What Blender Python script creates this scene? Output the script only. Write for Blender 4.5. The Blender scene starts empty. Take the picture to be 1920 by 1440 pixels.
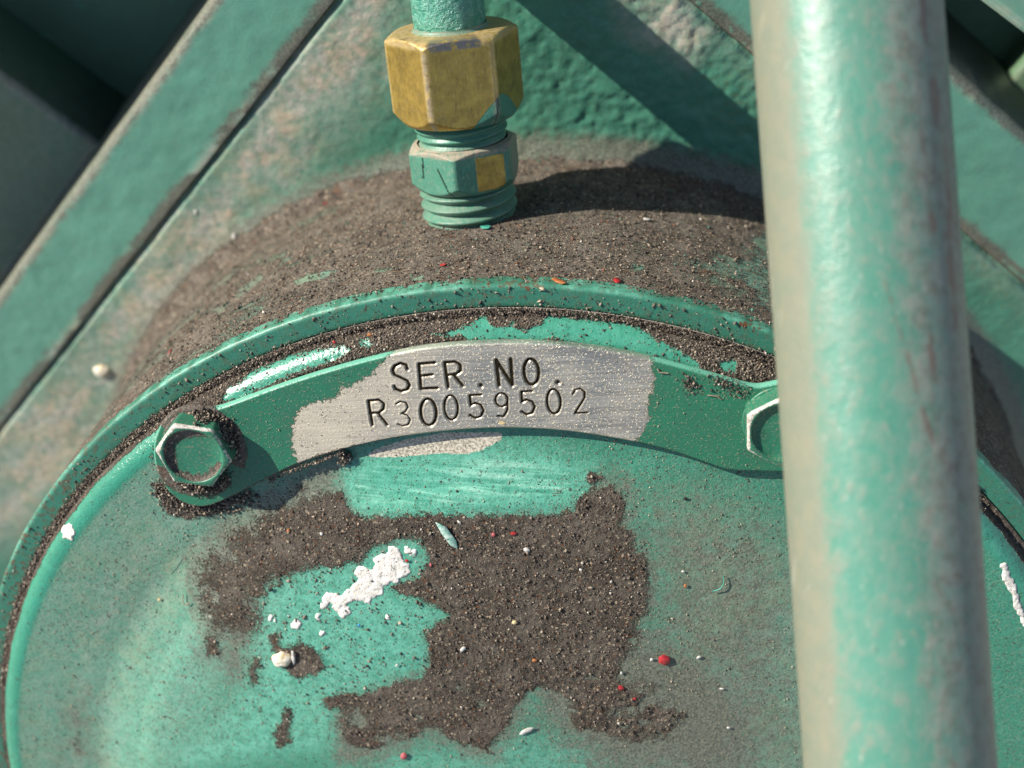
import bpy, math, random
import numpy as np
from mathutils import Matrix, Vector

# ------------------------------------------------------------------ frames
# everything is modelled in millimetres in the frame of the bearing cover:
# origin on the cover axis, +z along the axis towards the viewer, +y "up" across its face
UP = np.array([0.0, 0.64, 0.768])                       # world up seen from that frame
UP /= np.linalg.norm(UP)
XW = np.array([1.0, 0, 0]); YW = np.cross(UP, XW)
M3 = np.stack([XW, YW, UP])                             # cover frame -> world
M4 = Matrix([[*M3[0], 0], [*M3[1], 0], [*M3[2], 0], [0, 0, 0, 1]])
MM = 0.001
SC = bpy.context.scene
COL = SC.collection

# ------------------------------------------------------------------ camera
CAM = np.array([30.0808, 228.8744, 236.0134])
RM = np.array([[0.9944610645, -0.0621534732, -0.0847592881],
               [0.0165221695, 0.8888360771, -0.4579273370],
               [0.1037988876, 0.4539904997, 0.8849397816]])     # cover frame -> camera axes
FPX = 2667.0
cd = bpy.data.cameras.new('camera'); cam = bpy.data.objects.new('camera', cd); COL.objects.link(cam)
cm = Matrix([[RM[0][0], RM[1][0], RM[2][0], CAM[0] * MM], [RM[0][1], RM[1][1], RM[2][1], CAM[1] * MM],
             [RM[0][2], RM[1][2], RM[2][2], CAM[2] * MM], [0, 0, 0, 1]])
cam.matrix_world = M4 @ cm
cd.sensor_width = 36; cd.lens = 50.0; cd.clip_start = 0.01; cd.clip_end = 50
cd.dof.use_dof = True; cd.dof.focus_distance = 0.272; cd.dof.aperture_fstop = 12.5
SC.camera = cam

# ------------------------------------------------------------------ sky and sun
SUN = np.array([1.0, -0.85, -0.52]); SUN /= np.linalg.norm(SUN)
sw = M3 @ SUN
w = bpy.data.worlds.new('World'); SC.world = w; w.use_nodes = True
nt = w.node_tree; bg = nt.nodes['Background']
sky = nt.nodes.new('ShaderNodeTexSky'); sky.sky_type = 'NISHITA'; sky.sun_disc = False
sky.sun_elevation = math.asin(-sw[2]); sky.sun_rotation = math.atan2(-sw[0], -sw[1])
nt.links.new(sky.outputs[0], bg.inputs[0]); bg.inputs[1].default_value = 0.085
ld = bpy.data.lights.new('sun', 'SUN'); ld.energy = 5.0; ld.angle = math.radians(0.6); ld.color = (1, .93, .82)
lo = bpy.data.objects.new('sun', ld); COL.objects.link(lo)
lo.rotation_euler = Vector(sw).to_track_quat('-Z', 'Y').to_euler()
lo.location = (-.3, .3, .6)
SC.view_settings.view_transform = 'Standard'; SC.view_settings.look = 'None'
SC.view_settings.exposure = 0.82; SC.view_settings.gamma = 1

# ------------------------------------------------------------------ geometry helpers
rng = np.random.default_rng(7)

def ray(px, py):
    d = np.stack(np.broadcast_arrays((np.asarray(px, float) - 960) / FPX, -(np.asarray(py, float) - 720) / FPX, -1.0), -1)
    return d @ RM

def at(px, py, z=0.0):
    "the point of the plane z = const of the cover frame that lies on the sight line of a photo pixel"
    d = ray(px, py); t = (z - CAM[2]) / d[..., 2]
    return CAM + d * t[..., None]

def poly(pts, z=0.0):
    p = np.array(pts, float); return at(p[:, 0], p[:, 1], z)[:, :2]

def at_cyl(px, py, R):
    d = ray(px, py); A = d[0]**2 + d[1]**2; B = 2 * (CAM[0]*d[0] + CAM[1]*d[1]); C = CAM[0]**2 + CAM[1]**2 - R*R
    t = (-B - math.sqrt(max(B*B - 4*A*C, 0))) / (2*A); return CAM + d * t

TAN = .21
HO = np.array([0, 126.0, -79.0]); HA = math.atan(TAN)
HX = np.array([1.0, 0, 0]); HV = np.array([0, math.cos(HA), math.sin(HA)]); HN = np.array([0, -math.sin(HA), math.cos(HA)])

def at_house(px, py, h=0.0):
    d = ray(px, py); t = ((HO + HN*h - CAM) @ HN) / (d @ HN); P = CAM + d * t[..., None] if np.ndim(t) else CAM + d*t
    return np.stack([(P - HO) @ HX, (P - HO) @ HV], -1)

def hpos(u, v, h=0.0):
    u, v, h = np.broadcast_arrays(np.asarray(u, float), np.asarray(v, float), np.asarray(h, float))
    return HO + u[..., None]*HX + v[..., None]*HV + h[..., None]*HN

def vnoise(x, y, scale, seed):
    "smooth value noise in 0..1, feature size = scale"
    r = np.random.default_rng(seed); T = r.random((256, 256))
    x = np.asarray(x, float) / scale + 1000.3; y = np.asarray(y, float) / scale + 1000.7
    xi = np.floor(x).astype(int); yi = np.floor(y).astype(int); fx = x - xi; fy = y - yi
    fx = fx*fx*(3-2*fx); fy = fy*fy*(3-2*fy)
    g = lambda a, b: T[a & 255, b & 255]
    return (g(xi, yi)*(1-fx) + g(xi+1, yi)*fx)*(1-fy) + (g(xi, yi+1)*(1-fx) + g(xi+1, yi+1)*fx)*fy

def fbm(x, y, scale, seed, octs=4):
    s = 0; a = 1; t = 0
    for k in range(octs):
        s = s + a*vnoise(x, y, scale/2**k, seed+k); t += a; a *= .55
    return s/t

def sdf(P, Q):
    "signed distance (inside > 0) of points P to polygon Q"
    P = P.reshape(-1, 2); out = np.full(len(P), -1e3)
    lo_, hi = Q.min(0) - 6, Q.max(0) + 6
    idx = np.where(np.all((P > lo_) & (P < hi), axis=1))[0]
    if not len(idx): return out
    p = P[idx]; d2 = np.full(len(p), 1e9); ins = np.zeros(len(p), bool)
    for a, b in zip(Q, np.roll(Q, -1, 0)):
        e = b - a; wv = p - a; t = np.clip((wv @ e)/(e @ e + 1e-12), 0, 1); q = wv - t[:, None]*e
        d2 = np.minimum(d2, (q*q).sum(1))
        c = ((a[1] > p[:, 1]) != (b[1] > p[:, 1]))
        if abs(e[1]) > 1e-12: ins ^= c & (p[:, 0] < e[0]*(p[:, 1]-a[1])/e[1] + a[0])
    d = np.sqrt(d2); out[idx] = np.where(ins, d, -d); return out

def seg_dist(P, A, B):
    e = B - A; wv = P - A; t = np.clip((wv @ e)/(e @ e + 1e-12), 0, 1); q = wv - t[:, None]*e
    return np.sqrt((q*q).sum(1))

def sstep(a, b, x):
    t = np.clip((x-a)/(b-a), 0, 1); return t*t*(3-2*t)

def soft(sd, wdt=2.5): return np.clip(.5 + sd/(2*wdt), 0, 1)

def thing(name, label, cat, base=(0, 0, 0), group=None):
    o = bpy.data.objects.new(name, None); COL.objects.link(o)
    o.empty_display_size = .01
    o.matrix_world = M4 @ Matrix.Translation(Vector(np.asarray(base, float)*MM))
    o['label'] = label; o['category'] = cat
    if group: o['group'] = group
    return o

def mk(name, V, F, mat, parent=None, base=(0, 0, 0), attrs=None, smooth=True, label=None, cat=None, group=None, kind=None):
    "one mesh object; V in cover-frame mm, F an (n,4)/(n,3) array or a list of such arrays / of index lists"
    V = np.asarray(V, float); base = np.asarray(base, float)
    me = bpy.data.meshes.new(name)
    if isinstance(F, np.ndarray): F = [F]
    loops = []; starts = []; n = 0
    for f in F:
        if isinstance(f, np.ndarray):
            loops.append(f.ravel()); starts.append(n + np.arange(len(f))*f.shape[1]); n += f.size
        else:
            loops.append(np.array(f)); starts.append(np.array([n])); n += len(f)
    loops = np.concatenate(loops).astype(np.int32); starts = np.concatenate(starts).astype(np.int32)
    me.vertices.add(len(V)); me.vertices.foreach_set('co', ((V-base)*MM).astype(np.float32).ravel())
    me.loops.add(len(loops)); me.loops.foreach_set('vertex_index', loops)
    me.polygons.add(len(starts)); me.polygons.foreach_set('loop_start', starts)
    me.update(calc_edges=True); me.validate()
    if smooth: me.polygons.foreach_set('use_smooth', np.ones(len(me.polygons), bool))
    for k, a in (attrs or {}).items():
        at_ = me.attributes.new(k, 'FLOAT', 'POINT'); at_.data.foreach_set('value', np.asarray(a, np.float32).ravel())
    if mat: me.materials.append(mat)
    o = bpy.data.objects.new(name, me); COL.objects.link(o)
    if parent is not None: o.parent = parent
    else: o.matrix_world = M4 @ Matrix.Translation(Vector(base*MM))
    if label: o['label'] = label
    if cat: o['category'] = cat
    if group: o['group'] = group
    if kind: o['kind'] = kind
    return o

def grid_faces(n, m, wrap=False):
    "quads of an n x m vertex grid (row-major), wrap joins the last column to the first"
    i = np.arange(n-1)[:, None]; j = np.arange(m if wrap else m-1)[None, :]; j2 = (j+1) % m
    a = i*m+j; b = i*m+j2; c = (i+1)*m+j2; d = (i+1)*m+j
    return np.stack([a, b, c, d], -1).reshape(-1, 4)

def frame_of(d):
    d = np.asarray(d, float); d = d/np.linalg.norm(d)
    z = np.array([0, 0, 1.0]); z = z - d*(z@d); z /= np.linalg.norm(z); x = np.cross(d, z)
    return d, z, x            # axis, azimuth 0 (towards viewer), azimuth 90 (to the right)

def crop_mesh(Q, step, keep=0.0):
    "grid over polygon Q whose rim is snapped onto the outline: returns 2d verts, quads, rim loop edges"
    lo_, hi = Q.min(0)-step, Q.max(0)+step
    xs = np.arange(lo_[0], hi[0], step); ys = np.arange(lo_[1], hi[1], step)
    X, Y = np.meshgrid(xs, ys); P = np.stack([X, Y], -1).reshape(-1, 2)
    s = sdf(P, Q); F = grid_faces(len(ys), len(xs))
    F = F[(s[F] > -step*.35).all(1)]
    used = np.unique(F); mp = np.full(len(P), -1); mp[used] = np.arange(len(used)); P = P[used]; F = mp[F]
    E = np.concatenate([F[:, [0, 1]], F[:, [1, 2]], F[:, [2, 3]], F[:, [3, 0]]])
    key = np.sort(E, 1); _, inv, cnt = np.unique(key, axis=0, return_inverse=True, return_counts=True)
    rim = E[cnt[inv.ravel()] == 1]
    rv = np.unique(rim)
    best = np.full(len(rv), 1e9); near = P[rv].copy()
    for a, b in zip(Q, np.roll(Q, -1, 0)):
        e = b-a; t = np.clip(((P[rv]-a) @ e)/(e@e+1e-12), 0, 1); c = a + t[:, None]*e
        dd = ((P[rv]-c)**2).sum(1); m = dd < best; best[m] = dd[m]; near[m] = c[m]
    P[rv] = near
    return P, F, rim

def solid_sheet(name, Q, step, ztop, zbot, mat, parent=None, base=(0, 0, 0), attr_fn=None, round_=0.0, **kw):
    "a plate with outline Q: top surface ztop(P) and straight sides down to zbot"
    P, F, rim = crop_mesh(Q, step)
    zt = ztop(P)
    if round_ > 0:
        s = np.maximum(sdf(P, Q), 0); zt = zt - round_*(1-np.clip(s/round_, 0, 1))**2 * .6
    V = np.concatenate([P, zt[:, None]], 1)
    n = len(V); rv = np.unique(rim); mp = np.full(n, -1); mp[rv] = n + np.arange(len(rv))
    zb = np.minimum(zbot(P[rv]) if callable(zbot) else zbot, zt[rv]-.005)
    VB = np.concatenate([P[rv], np.broadcast_to(zb, (len(rv),))[:, None]], 1)
    S = np.stack([rim[:, 1], rim[:, 0], mp[rim[:, 0]], mp[rim[:, 1]]], 1)
    attrs = {}
    if attr_fn:
        a = attr_fn(P)
        attrs = {k: np.concatenate([x, x[rv]]) for k, x in a.items()}
    return mk(name, np.concatenate([V, VB]), [F, S], mat, parent, base, attrs, **kw)

# ------------------------------------------------------------------ materials
class N:
    def __init__(s, name):
        s.m = bpy.data.materials.new(name); s.m.use_nodes = True; s.t = s.m.node_tree
        s.b = s.t.nodes['Principled BSDF']; tc = s.t.nodes.new('ShaderNodeTexCoord')
        vm = s.t.nodes.new('ShaderNodeVectorMath'); vm.operation = 'SCALE'; vm.inputs['Scale'].default_value = 1000
        s.t.links.new(tc.outputs['Object'], vm.inputs[0]); s.co = vm.outputs[0]
    def put(s, sock, v):
        if isinstance(v, bpy.types.NodeSocket): s.t.links.new(v, sock)
        elif isinstance(v, (tuple, list)) and len(v) == 3 and sock.type == 'RGBA': sock.default_value = (*v, 1)
        elif sock.type == 'RGBA': sock.default_value = (v, v, v, 1)
        else: sock.default_value = v
    def scale(s, v, vec=None):
        n = s.t.nodes.new('ShaderNodeVectorMath'); n.operation = 'MULTIPLY'; s.put(n.inputs[0], vec or s.co); n.inputs[1].default_value = v; return n.outputs[0]
    def noise(s, scale, detail=3, rough=.55, vec=None, dist=0.0):
        n = s.t.nodes.new('ShaderNodeTexNoise'); s.put(n.inputs['Vector'], vec or s.co); n.inputs['Scale'].default_value = scale
        n.inputs['Detail'].default_value = detail; n.inputs['Roughness'].default_value = rough; n.inputs['Distortion'].default_value = dist
        return n.outputs[0]
    def vor(s, scale, vec=None, out='Distance', feat='F1'):
        n = s.t.nodes.new('ShaderNodeTexVoronoi'); n.feature = feat; s.put(n.inputs['Vector'], vec or s.co); n.inputs['Scale'].default_value = scale; return n.outputs[out]
    def op(s, o, a, b=0.0, c=0.0, clamp=False):
        n = s.t.nodes.new('ShaderNodeMath'); n.operation = o; n.use_clamp = clamp
        s.put(n.inputs[0], a); s.put(n.inputs[1], b); s.put(n.inputs[2], c); return n.outputs[0]
    def step(s, a, b, x, lo_=0.0, hi=1.0):
        n = s.t.nodes.new('ShaderNodeMapRange'); n.interpolation_type = 'SMOOTHSTEP'
        s.put(n.inputs['Value'], x); n.inputs['From Min'].default_value = a; n.inputs['From Max'].default_value = b
        n.inputs['To Min'].default_value = lo_; n.inputs['To Max'].default_value = hi; return n.outputs[0]
    def mix(s, f, a, b, mode='MIX'):
        n = s.t.nodes.new('ShaderNodeMix'); n.data_type = 'RGBA'; n.blend_type = mode
        s.put(n.inputs[0], f); s.put(n.inputs[6], a); s.put(n.inputs[7], b); return n.outputs[2]
    def attr(s, name):
        n = s.t.nodes.new('ShaderNodeAttribute'); n.attribute_name = name; return n.outputs['Fac']
    def bump(s, h, dist, strength=1.0, normal=None):
        n = s.t.nodes.new('ShaderNodeBump'); n.inputs['Distance'].default_value = dist*MM; n.inputs['Strength'].default_value = strength
        s.put(n.inputs['Height'], h)
        if normal: s.put(n.inputs['Normal'], normal)
        return n.outputs[0]
    def out(s, col, rough, normal=None, metal=0.0, spec=.5, coat=0.0):
        s.put(s.b.inputs['Base Color'], col); s.put(s.b.inputs['Roughness'], rough); s.put(s.b.inputs['Metallic'], metal)
        s.put(s.b.inputs['Specular IOR Level'], spec)
        if normal: s.put(s.b.inputs['Normal'], normal)
        return s.m

TEAL = (.030, .212, .137); TEAL_D = (.023, .150, .098); TEAL_P = (.085, .32, .23)
TAN_ = (.40, .33, .24); BROWN = (.104, .089, .074); DARK = (.028, .025, .022); GREY_D = (.44, .405, .345)

def dirt_colour(n, scale=1.0, gain=1.0):
    g = n.noise(3.4*scale, 4, .7); v = n.vor(2.6*scale, out='Color')
    c = n.mix(n.step(.30, .55, g), DARK, BROWN)
    c = n.mix(n.step(.50, .70, g), c, (.24, .21, .175))
    sep = n.t.nodes.new('ShaderNodeSeparateColor'); n.put(sep.inputs[0], v)
    c = n.mix(n.step(.93, .965, sep.outputs[0]), c, (.42, .34, .25))
    c = n.mix(n.step(.95, .97, sep.outputs[1]), c, (.16, .065, .03))
    c = n.mix(n.step(.80, .9, sep.outputs[2], 0, .6), c, (.012, .01, .01))
    big = n.noise(.16, 4, .6); b2 = n.noise(.5, 4, .65)
    c = n.mix(n.step(.40, .68, big, 0, .55), c, (.19, .17, .145))
    c = n.mix(n.step(.48, .70, b2, 0, .5), c, (.045, .038, .034))
    c = n.mix(n.step(.55, .7, n.noise(.28, 4, .6), 0, .35), c, (.15, .12, .09))
    return n.mix(1.0, c, (gain, gain*.985, gain*.96), 'MULTIPLY')

def paint_material(name, base=TEAL, dark=TEAL_D, pale=TEAL_P, speck=.5, dark_specks=0.0, rough=.34, bump_scale=.8, bump_amt=.05,
                   cast=0.0, rust=0.0, dirt_amp=1.05, dust_col=GREY_D, tint_var=1.0, wear=0.0, dirt_gain=1.0, streak=None, rust_col=(.13, .05, .018)):
    n = N(name)
    v1 = n.noise(.055, 4, .6); v2 = n.noise(.35, 4, .6)
    c = n.mix(n.step(.3, .75, v1, 0, .75*tint_var), base, dark)
    c = n.mix(n.step(.52, .8, v2, 0, .4*tint_var), c, pale)
    # chalked, rubbed paint; pale also carries painted-in sunlight and edge highlights
    ang = n.t.nodes.new('ShaderNodeVectorRotate'); ang.inputs['Axis'].default_value = (0, 0, 1); ang.inputs['Angle'].default_value = math.radians(4); n.t.links.new(n.co, ang.inputs['Vector'])
    sk = n.noise(.5, 5, .65, vec=n.scale((.12, 1.6, 1), ang.outputs[0]))
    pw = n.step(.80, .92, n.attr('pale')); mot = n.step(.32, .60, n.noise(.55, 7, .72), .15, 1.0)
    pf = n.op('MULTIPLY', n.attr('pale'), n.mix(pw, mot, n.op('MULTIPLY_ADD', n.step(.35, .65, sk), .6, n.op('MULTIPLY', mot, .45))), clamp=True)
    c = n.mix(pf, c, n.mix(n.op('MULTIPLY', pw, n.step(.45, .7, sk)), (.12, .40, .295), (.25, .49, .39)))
    # fine settled specks
    f1 = n.noise(2.3, 3, .6); f2 = n.noise(.4, 3, .6)
    dd = n.attr('dust'); cl = n.op('SUBTRACT', 1.0, n.attr('clean'), clamp=True)
    sp = n.op('MULTIPLY', n.step(.60, .70, f1), n.op('MULTIPLY', n.op('MULTIPLY', n.step(.30, .62, f2), speck), cl))
    c = n.mix(sp, c, TAN_)
    fg = n.noise(2.9, 2, .5); fg2 = n.noise(1.6, 3, .6)
    c = n.mix(n.op('MULTIPLY', n.op('MULTIPLY', n.step(.52, .66, fg), cl), .45*min(1, speck*1.6)), c, (.22, .26, .19))
    c = n.mix(n.op('MULTIPLY', n.op('MULTIPLY', n.step(.50, .36, fg2), cl), .5*min(1, speck*1.6)), c, (.018, .08, .055))
    # dust film
    dn = n.noise(.5, 5, .65); dn2 = n.noise(3.0, 3, .6)
    film = n.op('MULTIPLY', dd, n.op('ADD', n.step(.25, .7, dn, .35, 1.0), n.op('MULTIPLY_ADD', dn2, .7, -.35)), clamp=True)
    dcol = n.mix(n.step(.4, .65, n.noise(.13, 3)), dust_col, (.50, .395, .285))
    c = n.mix(film, c, dcol)
    if dark_specks > 0:
        s1 = n.noise(1.15, 4, .65, dist=.6); s2 = n.noise(.22, 2)
        sf = n.op('MULTIPLY', n.step(.615, .645, s1), n.step(.35, .6, s2, .25*dark_specks, dark_specks))
        c = n.mix(sf, c, (.042, .032, .024))
        s3 = n.vor(1.4); c = n.mix(n.step(.17, .12, s3, 0, dark_specks*.7), c, (.028, .022, .018))
    if rust > 0:
        r1 = n.op('MULTIPLY', n.attr('rust'), n.step(.5, .6, n.noise(.8, 5, .7)))
        c = n.mix(n.op('MULTIPLY', r1, rust), c, n.mix(n.noise(1.5, 3), rust_col, tuple(q*.55 for q in rust_col)))
    # thin brown grime film
    gn = n.op('MULTIPLY_ADD', n.noise(2.4, 4, .65), .9, n.op('MULTIPLY_ADD', n.noise(.45, 5, .65), .9, -.9))
    gf = n.op('MULTIPLY', n.step(.08, .68, n.op('ADD', n.attr('grime'), gn)), n.step(0.02, .25, n.attr('grime'), 0, .9))
    c = n.mix(gf, c, n.mix(n.step(.35, .65, n.noise(1.9, 3, .6)), (.070, .068, .052), (.16, .155, .118)))
    # bare / primer
    pr = n.step(.47, .53, n.op('ADD', n.attr('primer'), n.op('MULTIPLY_ADD', n.noise(1.1, 5, .65), .5, -.25)))
    c = n.mix(pr, c, n.mix(n.step(.4, .6, n.noise(2.0, 4, .7)), (.52, .485, .40), (.24, .215, .165)))
    # caked dirt
    dt = n.attr('dirt')
    dnz = n.op('MULTIPLY_ADD', n.noise(2.4, 4, .65), .55, n.op('MULTIPLY', n.noise(.55, 5, .65), .45))
    dm = n.op('ADD', dt, n.op('MULTIPLY_ADD', dnz, dirt_amp*1.5, -.75*dirt_amp))
    df = n.op('MULTIPLY', n.step(.44, .56, dm), n.step(0.02, .2, dt))
    c = n.mix(df, c, dirt_colour(n, 1.0, dirt_gain))
    rg = n.op('ADD', n.op('MULTIPLY_ADD', film, .45, n.op('MULTIPLY_ADD', cl, .12, rough-.1)), n.op('MULTIPLY', df, .5), clamp=True)
    rg = n.op('ADD', rg, n.op('MULTIPLY', sp, .3), clamp=True)
    h = n.op('ADD', n.op('MULTIPLY', n.noise(bump_scale, 4, .6), bump_amt), n.op('MULTIPLY', fg2, .10*min(1, speck*1.6)))
    if cast > 0: h = n.op('ADD', h, n.op('MULTIPLY', n.noise(.33, 3, .5, dist=.3), cast))
    h = n.op('ADD', h, n.op('MULTIPLY', n.op('MULTIPLY', df, n.noise(1.7, 5, .78)), 1.0))
    h = n.op('ADD', h, n.op('MULTIPLY', n.op('MULTIPLY', film, dn2), .08))
    h = n.op('ADD', h, n.op('MULTIPLY', df, .10))
    h = n.op('ADD', h, n.op('MULTIPLY', sp, .08))
    return n.out(c, rg, n.bump(h, 1.0), spec=n.op('MULTIPLY_ADD', df, -.42, .5))

M_COVER = paint_material('cover_paint', speck=.55, dark_specks=.95, rust=.5, bump_amt=.07)
M_BAND = paint_material('flange_paint', base=(.016, .155, .100), dark=(.013, .125, .082), pale=(.022, .18, .12), speck=.22, dark_specks=1.0, rust=1.0, rough=.42)
M_BOSS = paint_material('boss_paint', speck=.6, dark_specks=.5, bump_amt=.08, dirt_gain=1.5)
M_CAST = paint_material('cast_paint', base=(.045, .235, .155), pale=(.09, .29, .20), speck=.25, cast=.0, bump_amt=.16, bump_scale=.6, rough=.38, rust=.55, dirt_gain=1.65, rust_col=(.15, .17, .06))
M_BAR = paint_material('bar_paint', base=(.105, .315, .23), dark=(.08, .26, .185), pale=(.14, .35, .26), speck=.12, bump_amt=.05, rough=.42)
M_RECESS = paint_material('recess_paint', base=(.095, .195, .105), dark=(.075, .145, .08), speck=.1, rough=.5)
M_PLATEP = None

def pipe_material():
    n = N('pipe_paint')
    st = n.scale((1.0, .30, 1.0))
    a = n.noise(.09, 6, .65, vec=st); b = n.noise(.8, 5, .7, vec=st); e = n.noise(.28, 6, .72); f = n.noise(2.2, 3, .6)
    c = n.mix(n.step(.35, .65, a, 0, .7), (.052, .185, .132), (.082, .22, .165))
    c = n.mix(n.op('MULTIPLY', n.step(.40, .64, e), .5), c, (.135, .205, .16))
    c = n.mix(n.op('MULTIPLY', n.step(.52, .66, b), .45), c, (.19, .20, .155))
    dd = n.attr('dust'); d2 = n.attr('grime')
    nz = n.op('MULTIPLY_ADD', e, .8, n.op('MULTIPLY_ADD', a, .6, n.op('MULTIPLY_ADD', b, .65, n.op('MULTIPLY_ADD', f, .35, -1.2))))
    f1 = n.op('ADD', dd, nz)
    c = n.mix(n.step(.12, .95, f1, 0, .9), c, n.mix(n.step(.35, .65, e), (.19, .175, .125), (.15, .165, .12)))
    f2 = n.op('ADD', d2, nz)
    c = n.mix(n.step(.10, .8, f2, 0, .88), c, n.mix(n.step(.36, .56, n.noise(.45, 6, .75)), (.14, .11, .085), (.205, .215, .18)))  # grime; its paler tone also stands in for fill light on the shaded side
    r1 = n.op('ADD', n.attr('rust'), n.op('MULTIPLY_ADD', n.noise(.5, 6, .75, vec=st), 1.1, -.55))
    c = n.mix(n.step(.36, .54, r1, 0, .8), c, n.mix(b, (.15, .095, .07), (.12, .09, .07)))
    c = n.mix(n.op('MULTIPLY', n.step(.60, .68, n.noise(.7, 6, .78)), .4), c, (.27, .26, .20))
    c = n.mix(n.op('MULTIPLY', n.step(.66, .70, n.noise(1.4, 4, .7)), .6), c, (.07, .06, .05))
    sc = n.step(.70, .72, n.noise(1.1, 2, .5, vec=n.scale((1.0, .07, 1.0)))); c = n.mix(n.op('MULTIPLY', sc, .35), c, (.34, .36, .31))
    rg = n.op('ADD', n.op('MULTIPLY_ADD', b, .24, .22), n.op('MULTIPLY', n.step(.2, .8, n.op('MAXIMUM', f1, f2)), .22))
    h = n.op('ADD', n.op('MULTIPLY', b, .09), n.op('ADD', n.op('MULTIPLY', e, .14), n.op('MULTIPLY', f, .05)))
    return n.out(c, rg, n.bump(h, 1.0))
M_PIPE = pipe_material()

def plate_material():
    n = N('serial_plate_metal_and_paint')
    rot = n.t.nodes.new('ShaderNodeVectorRotate'); rot.inputs['Axis'].default_value = (0, 0, 1); rot.inputs['Angle'].default_value = math.radians(-2)
    n.t.links.new(n.co, rot.inputs['Vector'])
    st = n.scale((.05, 1.6, 1.0), rot.outputs[0]); st2 = n.scale((.12, .7, 1.0), rot.outputs[0])
    br = n.noise(1.4, 5, .7, vec=st); br2 = n.noise(.8, 4, .65, vec=st2)
    metal = n.mix(n.step(.32, .68, br), (.60, .55, .46), (.32, .295, .255))
    metal = n.mix(n.step(.50, .72, br2, 0, .55), metal, (.22, .215, .205))
    dustn = n.op('MULTIPLY', n.step(.55, .68, n.noise(2.4, 3, .6)), .75)
    film = n.op('ADD', n.step(.3, .75, n.noise(.12, 4), .0, .30), n.attr('dust'), clamp=True)
    metal2 = n.mix(n.op('MULTIPLY', film, .85), metal, (.52, .465, .365))
    metal2 = n.mix(dustn, metal2, (.60, .53, .39))
    gv = n.attr('groove'); metal2 = n.mix(n.op('MULTIPLY', gv, .5), metal2, (.05, .04, .03))
    green = n.mix(n.step(.35, .7, n.noise(.12, 4), 0, .8), (.018, .145, .080), (.024, .12, .07))
    sp = n.op('MULTIPLY', n.step(.60, .68, n.noise(2.4, 3, .6)), n.step(.3, .6, n.noise(.35, 3), .15, .75))
    green = n.mix(sp, green, (.32, .27, .18))
    gl = n.op('MULTIPLY', n.step(.625, .65, n.noise(1.0, 4, .65, dist=.5)), .6); green = n.mix(gl, green, (.03, .025, .02))
    ba = n.attr('bare')
    bm = n.step(.48, .52, n.op('ADD', ba, n.op('MULTIPLY_ADD', n.noise(1.1, 7, .75), 1.15, -.575)))
    edge = n.op('MULTIPLY', n.step(.40, .48, n.op('ADD', ba, n.op('MULTIPLY_ADD', n.noise(1.1, 7, .75), 1.15, -.575))), n.op('SUBTRACT', 1.0, bm))
    green = n.mix(n.op('MULTIPLY', edge, .55), green, (.09, .06, .035))
    c = n.mix(bm, green, metal2)
    em = n.attr('edge'); c = n.mix(n.op('MULTIPLY', em, .8), c, (.14, .40, .29))
    dt = n.attr('dirt'); dm = n.op('ADD', dt, n.op('MULTIPLY_ADD', n.noise(.8, 6, .7), .55, -.275))
    df = n.op('MULTIPLY', n.step(.45, .55, dm), n.step(0, .12, dt)); c = n.mix(df, c, dirt_colour(n))
    met = n.op('MULTIPLY', n.op('MULTIPLY', bm, n.op('MULTIPLY_ADD', film, -.75, .80)), n.op('SUBTRACT', 1.0, n.op('MAXIMUM', df, dustn)), clamp=True)
    rg = n.mix(bm, n.op('MULTIPLY_ADD', sp, .3, .42), n.op('MULTIPLY_ADD', film, .3, .30)); rg = n.op('MAXIMUM', rg, n.op('MULTIPLY', df, .95))
    h = n.op('ADD', n.op('MULTIPLY', br, .05), n.op('MULTIPLY', dustn, .07))
    h = n.op('ADD', h, n.op('MULTIPLY_ADD', bm, -.16, .16)); h = n.op('ADD', h, n.op('MULTIPLY', df, n.op('MULTIPLY_ADD', n.noise(2.2, 4, .7), .5, .1)))
    return n.out(c, rg, n.bump(h, 1.0), metal=met)
M_PLATE = plate_material()

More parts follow.
